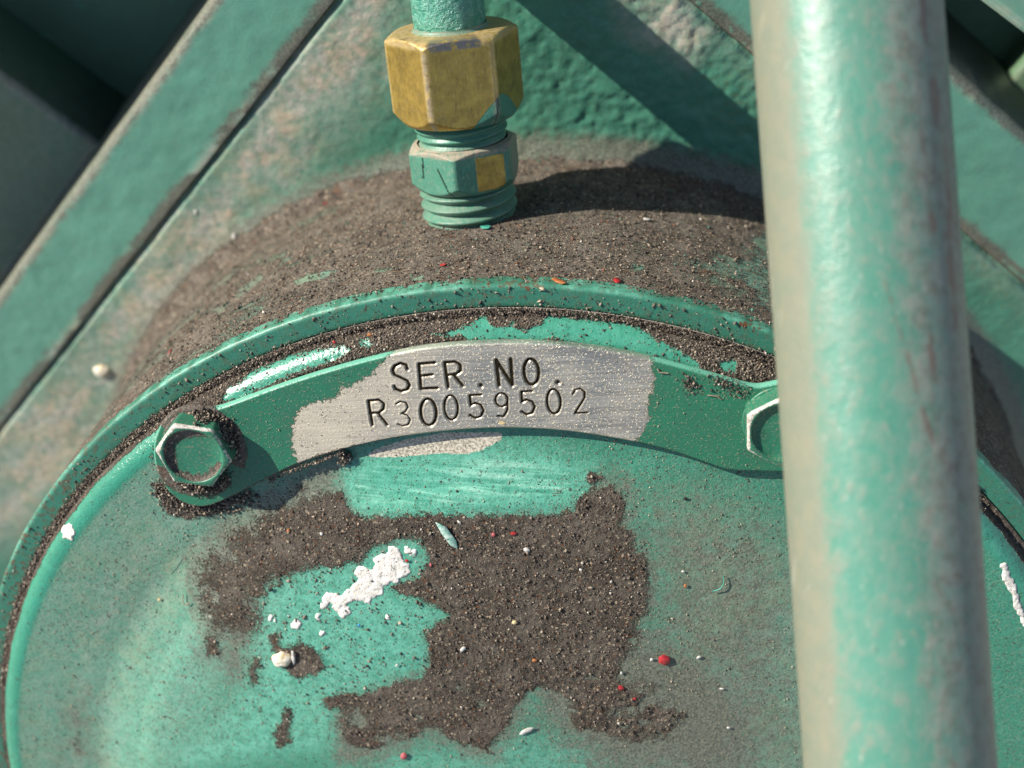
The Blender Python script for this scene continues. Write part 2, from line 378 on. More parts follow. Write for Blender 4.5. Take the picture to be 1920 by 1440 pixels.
def brass_material():
    n = N('brass_and_paint')
    st = n.scale((1, .25, 1)); g = n.noise(.35, 5, .65); s = n.noise(1.4, 4, .7, vec=st)
    br = n.mix(n.step(.3, .7, g), (.60, .41, .085), (.34, .23, .05))
    br = n.mix(n.step(.5, .72, s, 0, .5), br, (.19, .13, .05))
    br = n.mix(n.step(.66, .72, n.noise(1.1, 3), 0, .5), br, (.45, .40, .30))
    df = n.op('MULTIPLY', n.attr('dust'), n.step(.25, .6, n.noise(.9, 4, .65), .3, 1.0)); br2 = n.mix(df, br, (.42, .33, .20))
    wn = n.op('MULTIPLY', n.attr('worn'), n.step(.36, .5, n.noise(.7, 4, .6))); br2 = n.mix(wn, br2, (.22, .205, .18))
    gr = n.mix(n.step(.3, .7, n.noise(.2, 4)), (.030, .20, .135), (.022, .155, .105))
    gr = n.mix(n.op('MULTIPLY', n.step(.58, .7, n.noise(1.8, 3)), .35), gr, (.28, .26, .2))
    gr = n.mix(df, gr, (.30, .25, .19))
    ck = n.attr('crack'); gr = n.mix(ck, gr, (.015, .03, .025))
    pm = n.step(.48, .52, n.op('ADD', n.attr('paint'), n.op('MULTIPLY_ADD', n.noise(.9, 5, .6), .14, -.07)))
    c = n.mix(pm, br2, gr)
    met = n.op('MULTIPLY', n.op('SUBTRACT', 1.0, pm), n.op('MULTIPLY_ADD', df, -.75, .85), clamp=True)
    rg = n.mix(pm, n.op('MULTIPLY_ADD', g, .22, .17), .36); rg = n.op('MULTIPLY_ADD', df, .35, rg)
    h = n.op('ADD', n.op('MULTIPLY', s, .07), n.op('MULTIPLY', pm, .12)); h = n.op('ADD', h, n.op('MULTIPLY', ck, -.25)); h = n.op('ADD', h, n.op('MULTIPLY', n.noise(.6, 3), .12))
    return n.out(c, rg, n.bump(h, 1.0), metal=met)
M_BRASS = brass_material()

def tube_material():
    n = N('tube_lumpy_paint')
    g = n.noise(.75, 5, .65); c = n.mix(n.step(.35, .65, g), (.04, .23, .16), (.12, .32, .25))
    c = n.mix(n.step(.62, .7, n.noise(1.3, 4, .7)), c, (.55, .60, .55)); c = n.mix(n.step(.66, .72, n.noise(.9, 4)), c, (.03, .05, .045))
    return n.out(c, .22, n.bump(n.op('ADD', n.op('MULTIPLY', g, .9), n.op('MULTIPLY', n.noise(2, 3), .2)), 1.0))
M_TUBE = tube_material()

def bolt_material():
    n = N('bolt_paint')
    c = n.mix(n.step(.35, .7, n.noise(.3, 4), 0, .8), (.022, .145, .085), (.024, .115, .07))
    c = n.mix(n.op('MULTIPLY', n.step(.56, .66, n.noise(2.2, 3, .6)), .6), c, (.24, .2, .14))
    wm = n.step(.46, .54, n.op('ADD', n.attr('worn'), n.op('MULTIPLY_ADD', n.noise(1.2, 5, .7), .95, -.475)))
    c = n.mix(wm, c, n.mix(n.step(.35, .65, n.noise(1.8, 4)), (.58, .55, .50), (.30, .26, .22)))
    dt = n.attr('dirt'); df = n.op('MULTIPLY', n.step(.45, .55, n.op('ADD', dt, n.op('MULTIPLY_ADD', n.noise(1.2, 6, .7), .6, -.3))), n.step(0, .1, dt))
    c = n.mix(df, c, dirt_colour(n))
    h = n.op('ADD', n.op('MULTIPLY', n.noise(1.5, 4), .08), n.op('MULTIPLY', df, n.op('MULTIPLY_ADD', n.noise(2.4, 4, .7), .5, .1)))
    return n.out(c, n.op('MULTIPLY_ADD', df, .5, .42), n.bump(h, 1.0))
M_BOLT = bolt_material()

def tint_material(name, rough=.9):
    n = N(name); a = n.t.nodes.new('ShaderNodeAttribute'); a.attribute_name = 'tint'
    return n.out(n.mix(n.op('MULTIPLY', n.noise(3, 3), .5), a.outputs['Color'], (.06, .05, .04)), rough)
M_GRIT = tint_material('grit')

def flat_material(name, col, col2=None, rough=.5, scale=1.2, bump=.08):
    n = N(name); g = n.noise(scale, 4, .65)
    return n.out(n.mix(n.step(.35, .68, g), col, col2 or tuple(x*.6 for x in col)), rough, n.bump(n.op('MULTIPLY', n.noise(scale*1.6, 3), bump), 1.0))
M_RED = flat_material('red_flake', (.42, .028, .03), (.22, .012, .016), .35)
M_PINK = flat_material('pink_flake', (.46, .12, .13), (.34, .06, .07), .6)
M_ORANGE = flat_material('orange_flake', (.40, .17, .05), (.30, .07, .025), .6)
M_CURL = flat_material('curled_chip', (.50, .60, .54), (.14, .36, .28), .5, .9)
M_WHITE = flat_material('white_flake', (.60, .58, .54), (.36, .34, .30), .65)
M_GREENF = flat_material('green_flake', (.06, .33, .25), (.04, .24, .18), .4)
M_YEL = flat_material('straw_grain', (.62, .50, .28), (.45, .33, .16), .6)
M_BLACK = flat_material('black_grain', (.012, .011, .011), (.03, .025, .02), .7)
M_BLUE = flat_material('blue_grain', (.05, .28, .60), None, .5)
def splash_material():
    n = N('white_paint_splash'); c = n.mix(n.step(.35, .7, n.noise(.7, 4, .6)), (.68, .66, .62), (.52, .49, .44))
    c = n.mix(n.step(.60, .66, n.noise(1.3, 5, .7)), c, (.16, .13, .10)); c = n.mix(n.step(.66, .7, n.noise(.5, 3)), c, (.55, .47, .33))
    return n.out(c, .6, n.bump(n.op('MULTIPLY', n.noise(1.8, 4, .7), .22), 1.0))
M_SPLASH = splash_material()
M_RESID = flat_material('groove_residue', (.009, .007, .005), (.03, .024, .012), 1.0, 2.5, .2)
M_RESID.node_tree.nodes['Principled BSDF'].inputs['Specular IOR Level'].default_value = .05
M_DROP = flat_material('cream_droplet', (.72, .68, .58), (.55, .44, .25), .45, .6, .2)
M_FIBRE = flat_material('dry_fibre', (.30, .25, .18), None, .8)
# ================================================================== unseen ground added below the machine to bounce light
def ground():
    n = N('bounce_ground'); g = n.noise(.004, 6, .65); m_ = n.out(n.mix(n.step(.3, .7, g), (.34, .31, .26), (.24, .22, .19)), .9, n.bump(n.noise(.05, 5, .7), 6.0))
    me = bpy.data.meshes.new('ground'); k = 60.0; me.from_pydata([(-k, -k, -.9), (k, -k, -.9), (k, k, -.9), (-k, k, -.9)], [], [(0, 1, 2, 3)]); me.materials.append(m_)
    o = bpy.data.objects.new('ground', me); COL.objects.link(o); o['kind'] = 'structure'; o['label'] = 'added pale ground below the machine that bounces light up'
ground()
# ================================================================== machine housing
house = thing('machine_housing', 'green painted cast housing with diagonal raised bars and round dusty boss behind everything', 'machine housing', HO)
dL = np.array([math.cos(math.radians(-133.5)), math.sin(math.radians(-133.5))]); nL = np.array([-dL[1], dL[0]])
dR = np.array([math.cos(math.radians(-43.5)), math.sin(math.radians(-43.5))]); nR = np.array([-dR[1], dR[0]])
OFL, OFR = -55.5, 52.3

def hpoly(pts): p = np.array(pts, float); return np.array([at_house(a, b) for a, b in p])

def cast_height(u, v):
    P = hpos(u, v); d = np.hypot(P[..., 0], P[..., 1]) - 126
    k = .36 + .74*sstep(-40, 0, u)*sstep(95, 70, u)
    h = .72*k*(.75*(fbm(u, v, 2.5, 11, 3)-.5) + .6*(fbm(u, v, 1.3, 15, 2)-.5)) + .6*(fbm(u, v, 14, 18, 2)-.5)
    return h + np.where(d < 8, (8-np.maximum(d, -3))**2/18, 0), d

us = np.arange(-185, 175, .62); vs = np.arange(-175, 120, .62)
U, Vv = np.meshgrid(us, vs); U = U.ravel(); Vv = Vv.ravel(); uv = np.stack([U, Vv], 1)
keep = (uv@nL > OFL-2) & (uv@nR < OFR+2)
H, dB = cast_height(U, Vv); keep &= dB > -4
F = grid_faces(len(vs), len(us)); F = F[keep[F].all(1)]
used = np.unique(F); mp = np.full(len(U), -1); mp[used] = np.arange(len(used)); F = mp[F]
H = H - 1.6*np.exp(-((uv@nL-OFL-.5)/.55)**2) - 1.3*np.exp(-((uv@nR-OFR+.5)/.5)**2)
u, v, h, db = U[used], Vv[used], H[used], dB[used]
Pn = np.stack([u, v], 1)
dust = soft(sdf(Pn, hpoly([(655, -40), (760, -40), (735, 110), (690, 200), (600, 290), (500, 400), (440, 470), (360, 590), (280, 700), (170, 870), (0, 1030), (-80, 1000), (-80, 880), (180, 600), (350, 370), (500, 190)])), 7)*.95
dust = np.maximum(dust, soft(sdf(Pn, hpoly([(1165, -30), (1270, -30), (1330, 60), (1290, 120), (1220, 80), (1170, 50)])), 4)*.95)
dust = np.maximum(dust, .28*sstep(OFR-9, OFR-2, Pn@nR))
dust = np.maximum(dust, .6*sstep(OFL+7, OFL+3, Pn@nL))
al = Pn@dL; ac = Pn@nL
dust = dust*(.50 + .5*sstep(.40, .62, fbm(al*.35, ac, 5, 33, 4)) + .25*np.exp(-((ac-OFL-7)/3.5)**2))
dust = np.clip(dust + .06, 0, 1)
rust = soft(sdf(Pn, hpoly([(1300, 130), (1420, 120), (1440, 240), (1380, 250), (1320, 200)])), 5)*.8
rust = np.maximum(rust, soft(sdf(Pn, hpoly([(1800, 440), (1950, 520), (1950, 640), (1850, 580)])), 5)*.8)
dirt = soft(1.2 - db + 2.2*(fbm(u, v, 6, 31)-.5) + 2.5*sstep(-10, -60, u), 2.0)
mk('casting_face', hpos(u, v, h), F, M_CAST, house, HO, dict(dust=dust, rust=rust, dirt=dirt, grime=np.clip(.62*sstep(9, 3, db) + .10, 0, 1)))

def bar(nrm, dr, off, sgn, width, s0, s1):
    "raised bar: across coordinate c runs from its inner edge outwards"
    prof = [(0, -3), (0, -.1), (.15, .10), (.5, .16)]
    prof += [(c, .18) for c in np.linspace(1.2, width-2.4, 26)]
    prof += [(width-2.2+2.2*math.sin(a), .18-2.2+2.2*math.cos(a)) for a in np.linspace(.1, math.pi/2, 9)]
    prof += [(width, -12), (width, -30), (width, -62)]
    prof = np.array(prof); ss = np.arange(s0, s1, 1.2)
    S, C = np.meshgrid(ss, prof[:, 0], indexing='ij'); _, Hh = np.meshgrid(ss, prof[:, 1], indexing='ij')
    Hh = Hh + np.where(Hh > 0, .55*(fbm(S, C, 9, 41)-.5) + .25*(fbm(S, C, 3, 45)-.5), 0)
    Cw = C + .5*(fbm(S, S*0, 12, 48)-.5)
    p = nrm*1.0*(off) + 0
    uu = nrm[0]*(off + sgn*Cw) + dr[0]*S; vv = nrm[1]*(off + sgn*Cw) + dr[1]*S
    d_in = .75*sstep(3.2, .6, C)*sstep(.35, .6, fbm(S, C*2, 14, 51)+.12) + .5*sstep(width-3.4, width-1.4, C)*sstep(.34, .58, fbm(S, C, 7, 55)+.06)
    f = grid_faces(len(ss), len(prof))
    if sgn > 0: f = f[:, ::-1]
    gb = .75*sstep(4.5, .8, C)*sstep(.35, .6, fbm(S, C*2, 11, 58)+.1) + .6*sstep(width-3.2, width-.8, C) + .12
    return mk('rim_bar', hpos(uu, vv, Hh).reshape(-1, 3), f, M_BAR, house, HO, dict(grime=np.clip(gb, 0, 1), dust=np.clip(d_in+.05, 0, 1), dirt=.62*sstep(.7, .2, C)*(Hh > -2)))
bar(nL, dL, OFL, -1, 21.0, -110, 190)
bar(nR, dR, OFR, +1, 26.0, -110, 190)

def hbox(name, corners, h0, h1, mat, bev=2.5, dust=.4):
    "block on the housing with outline corners (u,v), top h1, bottom h0 and a rounded upper edge"
    q = np.array(corners, float); c = q.mean(0); V = []; A = []
    rings = [(0, h0, 0), (0, h1-bev, .3)] + [(bev*(1-math.cos(a)), h1-bev+bev*math.sin(a), 1) for a in (.4, .8, 1.2, 1.57)]
    for ins, hh, k in rings:
        m = len(q)
        for i in range(m):
            e1 = q[i]-q[i-1]; e2 = q[(i+1) % m]-q[i]; e1 /= np.linalg.norm(e1); e2 /= np.linalg.norm(e2)
            b = (e2-e1); s = abs(e1[0]*e2[1]-e1[1]*e2[0]); b = b/max(s, .3)
            V.append(np.array([*(q[i]+b*ins), hh])); A.append(dust*k)
    m = len(q); V = np.array(V); F = grid_faces(len(rings), m, True); top = [(len(rings)-1)*m+i for i in range(m)]
    a2 = sum(q[i][0]*q[(i+1) % m][1]-q[(i+1) % m][0]*q[i][1] for i in range(m))
    if a2 < 0: F = F[:, ::-1]; top = top[::-1]
    A = np.array(A); A[-m:] *= .35
    return mk(name, hpos(V[:, 0], V[:, 1], V[:, 2]), [F, top], mat, house, HO, dict(dust=A), smooth=False)

# recess beyond the left bar: floor, a stepped lower block with its lip, and an unseen wall added to shade it
eL = nL*-1.0
def lp(c, s): return nL*(OFL-c) + dL*s          # c beyond the bar's inner edge, s along it
hbox('recess_floor', [lp(19, -140), lp(150, -140), lp(150, 190), lp(19, 190)], -70, -52, M_RECESS, dust=.1)
A_ = at_house(165, 258, -26.0); B_ = at_house(0, 140, -26.0); dd = (B_-A_)/np.linalg.norm(B_-A_)
hbox('recess_step', [A_-dd*4, B_+dd*95, B_+dd*95+dL*120, A_-dd*4+dL*120], -52, -26, M_RECESS, bev=2.5, dust=.75)
hbox('added_shade_wall', [lp(112, -150), lp(130, -150), lp(130, 200), lp(112, 200)], -52, 16, M_RECESS, dust=.4)
# recess beyond the right bar
def rp(c, s): return nR*(OFR+c) + dR*s
hbox('recess_floor', [rp(24, -140), rp(150, -140), rp(150, 190), rp(24, 190)], -60, -40, M_RECESS, dust=.1)
A_ = at_house(1868, 182, -30.0); B_ = at_house(1920, 122, -30.0); dd = (B_-A_)/np.linalg.norm(B_-A_)
hbox('recess_step', [A_-dd*14, B_+dd*60, B_+dd*60+dR*60, A_-dd*14+dR*60], -40, -30, M_RECESS, bev=1.6, dust=.25)
A_ = at_house(1822, -6, -3.0); B_ = at_house(1925, 72, -3.0); dd = (B_-A_)/np.linalg.norm(B_-A_); pp = np.array([-dd[1], dd[0]])
hbox('outer_rib', [A_-dd*60, B_+dd*90, B_+dd*90+pp*40, A_-dd*60+pp*40], -45, -3, M_BAR, bev=3, dust=.5)

# the round boss the cover is bolted to
RB = 125.75
fi = np.radians(np.concatenate([np.arange(-64, 64.01, .17), np.arange(66, 295, 4)])); zz = np.arange(-5.4, -110, -.42)
FI, ZZ = np.meshgrid(fi, zz, indexing='ij'); arc = FI*126
def cyl_uv(pts): return np.array([(lambda q: (math.atan2(q[0], q[1])*126, q[2]))(at_cyl(a, b, 126.0)) for a, b in pts])
Pc = np.stack([arc.ravel(), ZZ.ravel()], 1)
dirtB = .80 - .16*sstep(.45, .62, fbm(Pc[:, 0]*.6, Pc[:, 1], 7, 63, 4)) - .13*sstep(-48, -85, Pc[:, 0])
dirtB -= .25*sstep(.52, .70, fbm(Pc[:, 0], Pc[:, 1]*2, 9, 61))*sstep(-25, -70, Pc[:, 0])
for pl, k in (([(440, 552), (452, 538), (483, 516), (490, 520), (470, 540), (448, 556)], .75), ([(556, 524), (575, 514), (622, 507), (626, 513), (590, 524), (560, 530)], .6),
              ([(400, 580), (425, 565), (430, 570), (408, 590)], .6), ([(520, 490), (545, 478), (548, 483), (525, 496)], .4), ([(700, 505), (740, 498), (742, 504), (705, 512)], .45),
              ([(770, 520), (792, 517), (794, 523), (772, 525)], .7), ([(806, 531), (836, 528), (838, 533), (808, 536)], .7), ([(640, 560), (672, 552), (690, 552), (650, 566)], .7),
              ([(858, 527), (898, 523), (902, 530), (860, 534)], .7), ([(940, 525), (985, 518), (990, 526), (945, 533)], .8), ([(915, 518), (935, 516), (936, 521), (917, 523)], .7),
              ([(1010, 530), (1050, 527), (1060, 534), (1015, 536)], .7), ([(1100, 525), (1120, 527), (1118, 534), (1102, 533)], .6), ([(600, 575), (632, 562), (640, 566), (606, 583)], .6),
              ([(1180, 500), (1205, 496), (1208, 506), (1190, 508)], .5), ([(1410, 448), (1440, 440), (1442, 460), (1425, 462)], .6)):
    dirtB -= k*soft(sdf(Pc, cyl_uv(pl)), 1.0)
dirtB -= .42*soft(sdf(Pc, cyl_uv([(1300, 520), (1380, 470), (1460, 440), (1468, 600), (1400, 570)])), 6)*sstep(.35, .6, fbm(Pc[:, 0], Pc[:, 1], 5, 65)+.1)
edge_chip = sstep(-7.2, -5.6, Pc[:, 1])*sstep(.44, .56, fbm(Pc[:, 0], Pc[:, 1]*.3, 3.2, 67))*1.0
dirtB -= edge_chip
dirtB = np.clip(dirtB, .01, 1)
hB = sstep(.4, .6, dirtB)*(.20 + .34*(fbm(Pc[:, 0], Pc[:, 1], 1.1, 71, 3)-.4)) + .3*(fbm(Pc[:, 0], Pc[:, 1], 12, 75, 2)-.5)*sstep(-8, -20, Pc[:, 1])
hB = hB*sstep(-5.4, -7, Pc[:, 1])
rb = RB + hB
VB = np.stack([rb*np.sin(FI.ravel()), rb*np.cos(FI.ravel()), Pc[:, 1]], 1)
dustB = np.full(len(Pc), .35); grimeB = .25 + .45*sstep(-40, -75, Pc[:, 0])
mk('boss', VB, grid_faces(len(fi), len(zz)).copy(), M_BOSS, house, HO, dict(dirt=dirtB, dust=dustB, grime=grimeB))

# ================================================================== bearing cover
cover = thing('bearing_cover', 'round green bearing cover with raised rim, caked dirt and chipped paint, filling the lower half', 'bearing cover', (0, 0, -5))
def prof(r):
    z = np.where(r > 116, -4.2*(1-np.sqrt(np.clip(1-((r-116)/4.3)**2, 0, 1))), 0.0)
    z = np.where(r > 120.3, -4.2, z)
    z = z + 3.4*sstep(98.5, 83, r) + 8.5*np.clip(1-(r/88)**2, 0, 1)
    return z
DIRT_BIG = [(400, 1080), (450, 1020), (520, 975), (590, 945), (640, 925), (655, 960), (700, 968), (760, 962), (830, 965), (900, 962), (980, 960), (1030, 962), (1070, 955), (1085, 935), (1110, 915),
            (1150, 910), (1170, 925), (1168, 965), (1160, 980), (1185, 1000), (1200, 1035), (1215, 1060), (1216, 1120), (1210, 1150), (1190, 1165), (1200, 1190), (1180, 1220), (1160, 1250), (1180, 1275), (1215, 1270), (1285, 1290), (1300, 1350), (1260, 1385),
            (1180, 1390), (1100, 1375), (1040, 1340), (1010, 1290), (985, 1300), (960, 1345), (935, 1380), (915, 1410), (880, 1398), (850, 1385), (800, 1372), (760, 1385), (700, 1400), (660, 1395), (645, 1360), (640, 1330), (620, 1315), (660, 1303), (700, 1297),
            (725, 1282), (760, 1272), (790, 1265), (805, 1240), (808, 1220), (800, 1200), (795, 1180), (820, 1166), (840, 1160), (845, 1150), (825, 1138), (800, 1130), (775, 1120), (750, 1112), (735, 1100), (760, 1090), (790, 1075), (800, 1050), (790, 1020),
            (770, 1008), (740, 1013), (700, 1022), (680, 1050), (640, 1058), (600, 1053), (560, 1060), (520, 1075), (490, 1100), (475, 1130), (465, 1170), (455, 1180), (420, 1170), (400, 1130)]
CLEAN_IN = [([(880, 1330), (930, 1335), (985, 1310), (1010, 1340), (960, 1370), (900, 1365)], .0), ([(845, 1270), (880, 1285), (915, 1320), (900, 1330), (860, 1300), (840, 1285)], .62), ([(985, 1320), (1040, 1300), (1090, 1330), (1040, 1360), (985, 1350)], .6),
            ([(672, 1335), (690, 1340), (680, 1365), (668, 1355)], .55), ([(770, 1330), (800, 1345), (815, 1360), (795, 1355)], .5), ([(1000, 1255), (1060, 1270), (1120, 1300), (1080, 1310), (1010, 1285)], .25)]
DIRT_MORE = [([(530, 1210), (560, 1198), (600, 1218), (616, 1250), (590, 1268), (550, 1272), (530, 1250), (512, 1225), (503, 1190), (520, 1178)], 2.2, .85), ([(535, 1318), (552, 1330), (546, 1370), (552, 1392), (520, 1402), (508, 1375), (525, 1350)], 2.2, .85),
             ([(1105, 882), (1132, 893), (1112, 908), (1098, 900)], 1.0, 1), ([(282, 905), (312, 902), (340, 920), (400, 930), (440, 945), (410, 962), (350, 975), (312, 962)], 1.6, 1),
             ([(500, 905), (545, 880), (600, 862), (660, 845), (640, 865), (600, 905), (640, 935), (560, 965), (500, 960), (480, 940)], 4.5, .45), ([(380, 1190), (410, 1180), (415, 1230), (385, 1235)], 2.5, .8), ([(460, 1230), (495, 1228), (490, 1285), (460, 1285)], 2.5, .7),
             ([(120, 1330), (160, 1300), (175, 1420), (120, 1440)], 4, .45), ([(845, 1170), (880, 1150), (900, 1240), (870, 1270), (830, 1250)], 2, 0), ([(570, 1235), (610, 1240), (590, 1265), (565, 1262)], 1.5, 1)]
CLEAN_LIP = [[(413, 752), (425, 730), (450, 718), (462, 708), (500, 690), (560, 668), (640, 650), (657, 654), (640, 668), (560, 695), (500, 720), (455, 742)],
             [(803, 626), (850, 620), (880, 610), (905, 602), (930, 615), (960, 610), (985, 618), (1005, 612), (1030, 600), (1060, 598), (1130, 606), (1180, 618), (1230, 638), (1290, 662), (1312, 680), (1300, 697), (1260, 682), (1220, 670), (1180, 662), (1130, 650), (1090, 640), (1040, 630), (1000, 636), (950, 632), (900, 634), (860, 629)],
             [(1346, 674), (1382, 678), (1378, 697), (1352, 692)], [(672, 640), (690, 638), (700, 646), (676, 650)]]
def psurf(pts):
    p = np.array(pts, float); zr = np.full(len(p), 1.0)
    for _ in range(6):
        q = at(p[:, 0], p[:, 1], 0.0); d_ = ray(p[:, 0], p[:, 1]); q = CAM + d_*((zr-CAM[2])/d_[:, 2])[:, None]; zr = .5*zr + .5*np.maximum(prof(np.hypot(q[:, 0], q[:, 1])), -1.0)
    return q[:, :2]
def cover_masks(x, y):
    P = np.stack([x, y], 1); r = np.hypot(x, y); fi_ = np.degrees(np.arctan2(x, y))
    wx = 2.4 + 10*sstep(-38, -58, x) + 6*sstep(15, 40, x)*sstep(72, 50, y)
    s = sdf(P, psurf(DIRT_BIG)) + 1.6*sstep(-28, -42, x); d = np.clip(.5+s/(2*wx), 0, 1)
    d *= 1 - .22*sstep(-5, 35, x)*sstep(60, 40, y)
    d = d*(1 - .42*sstep(.50, .68, fbm(x, y*1.6, 8, 83, 4))*sstep(62, 40, y)) - .12*sstep(.55, .7, fbm(x, y, 3, 87, 3))
    for pl, k in CLEAN_IN: d = d - k*soft(sdf(P, psurf(pl)), 2.0)
    for pl, wdt, k in DIRT_MORE: d = np.maximum(d, k*soft(sdf(P, psurf(pl)), wdt))
    led = sstep(119.2, 120.1, r + .8*(fbm(fi_*2, r*0, 3, 81)-.5))
    liptop = sstep(115.5, 116.5, r)*sstep(-31.5, -30, fi_)*sstep(46, 38, fi_)
    L = np.maximum(led, liptop)
    for pl in CLEAN_LIP: L = L*(1-soft(sdf(P, poly(pl, -1.0)), .9))
    d = np.clip(np.maximum(d, .95*L), 0, 1)
    pr = .95*soft(sdf(P, poly([(685, 858), (700, 845), (760, 826), (830, 813), (940, 812), (942, 826), (905, 842), (880, 850), (820, 850), (740, 858)], .5)), .9)
    dust = .03 + .22*np.exp(-((r-97)/6)**2)*sstep(-10, -45, fi_) + .22*sstep(40, 10, fi_)*sstep(99, 103, r)*sstep(118, 115, r) + .28*sstep(20, 45, x)*sstep(100, 80, r)
    dust = dust + .16*soft(sdf(P, psurf([(380, 1000), (500, 1000), (480, 1200), (330, 1440), (230, 1440), (280, 1200)])), 8)
    dust = dust*sstep(116.5, 115, r)
    dust *= 1 - .75*soft(sdf(P, poly([(640, 870), (760, 850), (900, 850), (1080, 890), (1060, 950), (700, 960)], 2)), 5)
    clean = np.maximum(.95*sstep(115, 116.5, r), .8*soft(sdf(P, psurf([(640, 870), (760, 850), (900, 850), (1080, 890), (1060, 950), (700, 960)])), 4))
    clean = np.maximum(clean, .55*soft(sdf(P, psurf([(480, 1080), (760, 1000), (800, 1080), (840, 1160), (790, 1270), (500, 1300), (300, 1440), (600, 1440), (520, 1250)])), 6))
    rust = clean if True else soft(sdf(P, poly([(880, 530), (1010, 530), (1005, 556), (890, 556)], -4)), 2)
    scuff = psurf([(640, 905), (655, 868), (700, 852), (800, 838), (930, 835), (1040, 850), (1100, 880), (1095, 925), (1070, 950), (1000, 962), (700, 968), (655, 955)])
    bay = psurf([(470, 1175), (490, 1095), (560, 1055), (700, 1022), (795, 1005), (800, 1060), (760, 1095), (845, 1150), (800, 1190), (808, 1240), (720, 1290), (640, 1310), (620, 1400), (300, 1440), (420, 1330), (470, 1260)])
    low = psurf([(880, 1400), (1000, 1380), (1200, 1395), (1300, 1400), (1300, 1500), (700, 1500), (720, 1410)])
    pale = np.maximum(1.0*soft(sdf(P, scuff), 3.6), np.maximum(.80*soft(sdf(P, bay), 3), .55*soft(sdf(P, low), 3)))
    pale = np.maximum(pale, .50*soft(sdf(P, psurf([(150, 1500), (190, 1330), (300, 1180), (420, 1090), (440, 1200), (420, 1330), (330, 1500)])), 7))  # paler lower left: stronger sun put into the paint colour
    pale = np.maximum(pale, .35*sstep(115.5, 117.5, r)*sstep(-34, -20, fi_))
    gr = .88*soft(sdf(P, psurf(DIRT_BIG))+4.0*sstep(-20, -45, x)+1.0, 6.0)
    gr = np.maximum(gr, .84*soft(sdf(P, psurf([(1150, 1150), (1230, 1190), (1330, 1230), (1420, 1330), (1420, 1460), (1150, 1460), (1000, 1330), (1000, 1250)])), 9))
    gr = np.maximum(gr, .46*soft(sdf(P, psurf([(1190, 900), (1480, 960), (1520, 1440), (1300, 1440), (1200, 1150)])), 8))
    gr = np.maximum(gr, .66*soft(sdf(P, psurf([(470, 965), (540, 890), (640, 850), (690, 850), (660, 880), (640, 920), (660, 950), (560, 985)])), 3))
    gr = np.maximum(gr, .50*soft(sdf(P, psurf([(360, 1190), (420, 1180), (500, 1220), (500, 1300), (440, 1290), (370, 1240)])), 4))
    gr = np.maximum(gr, .45*soft(sdf(P, psurf([(110, 1320), (170, 1290), (190, 1440), (110, 1440)])), 5))
    gr = gr*(1-.92*soft(sdf(P, scuff), 3.0))*(1-.8*soft(sdf(P, bay), 2.5))*sstep(116.3, 115, r)
    gr = np.clip(gr, 0, 1)
    return d, pr, dust, (rust, pale, gr)
def cover_disp(x, y, d):
    e = sstep(.42, .58, d + .5*(fbm(x, y, 1.4, 85, 3)-.5))
    return e*(.10 + .46*(fbm(x, y, .9, 88, 3)-.38)) + .10*(fbm(x, y, 20, 91, 2)-.5)
rr = np.concatenate([[.5, 5, 10], np.arange(15, 82, .36), np.arange(82, 121.61, .3)])
fa = np.radians(np.concatenate([np.arange(-86, 86, .2), np.arange(86, 274, 4)]))
FA, RR = np.meshgrid(fa, rr, indexing='ij'); x = (RR*np.sin(FA)).ravel(); y = (RR*np.cos(FA)).ravel()
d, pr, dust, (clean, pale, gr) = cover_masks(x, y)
z = prof(RR.ravel()) + cover_disp(x, y, d)*sstep(121.6, 121.2, RR.ravel())
nfa, nrr = len(fa), len(rr)
i = np.arange(nfa)[:, None]; j = np.arange(nrr-1)[None]; i2 = (i+1) % nfa
FD = np.stack([i*nrr+j, i*nrr+j+1, i2*nrr+j+1, i2*nrr+j], -1).reshape(-1, 4)[:, ::-1]
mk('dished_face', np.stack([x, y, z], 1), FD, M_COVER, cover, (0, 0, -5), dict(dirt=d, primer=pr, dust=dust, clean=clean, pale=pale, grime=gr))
# flange ring
pr_ = np.array([(121.3, -5.5), (121.45, -4.75), (121.9, -4.6)] + [(q, -4.6) for q in np.linspace(122.4, 125.2, 10)] + [(125.7, -4.75), (126.0, -5.1), (126.05, -5.8), (126.0, -8.6)])
FA, K = np.meshgrid(fa, np.arange(len(pr_)), indexing='ij'); RR = pr_[K, 0]; x = RR*np.sin(FA); y = RR*np.cos(FA); fd = np.degrees(FA)
RR = RR + np.where(RR > 125, .35*(fbm(FA*126, K*0, 4, 95)-.5), 0); x = RR*np.sin(FA); y = RR*np.cos(FA)
db_ = .38*sstep(122.4, 121.5, RR); rustf = .25 + .5*sstep(-35, -50, fd) + soft(sdf(np.stack([x.ravel(), y.ravel()], 1), poly([(880, 530), (1010, 530), (1005, 556), (890, 556)], -4)), 2).reshape(x.shape) + soft(sdf(np.stack([x.ravel(), y.ravel()], 1), poly([(1385, 605), (1425, 610), (1425, 620), (1388, 618)], -4)), .6).reshape(x.shape)*1.5
nk = len(pr_); j = np.arange(nk-1)[None]
FR = np.stack([i*nk+j, i*nk+j+1, i2*nk+j+1, i2*nk+j], -1).reshape(-1, 4)[:, ::-1]
mk('flange_ring', np.stack([x, y, pr_[K, 1]], -1).reshape(-1, 3), FR, M_BAND, cover, (0, 0, -5),
   dict(dirt=db_, rust=np.clip(rustf, 0, 1), dust=.03+0*RR, pale=.62*(RR > 125.3)*sstep(.40, .6, fbm(FA*126, K*0, 3, 97))))  # chipped pale teal on the outer edge, its highlights put into the colour

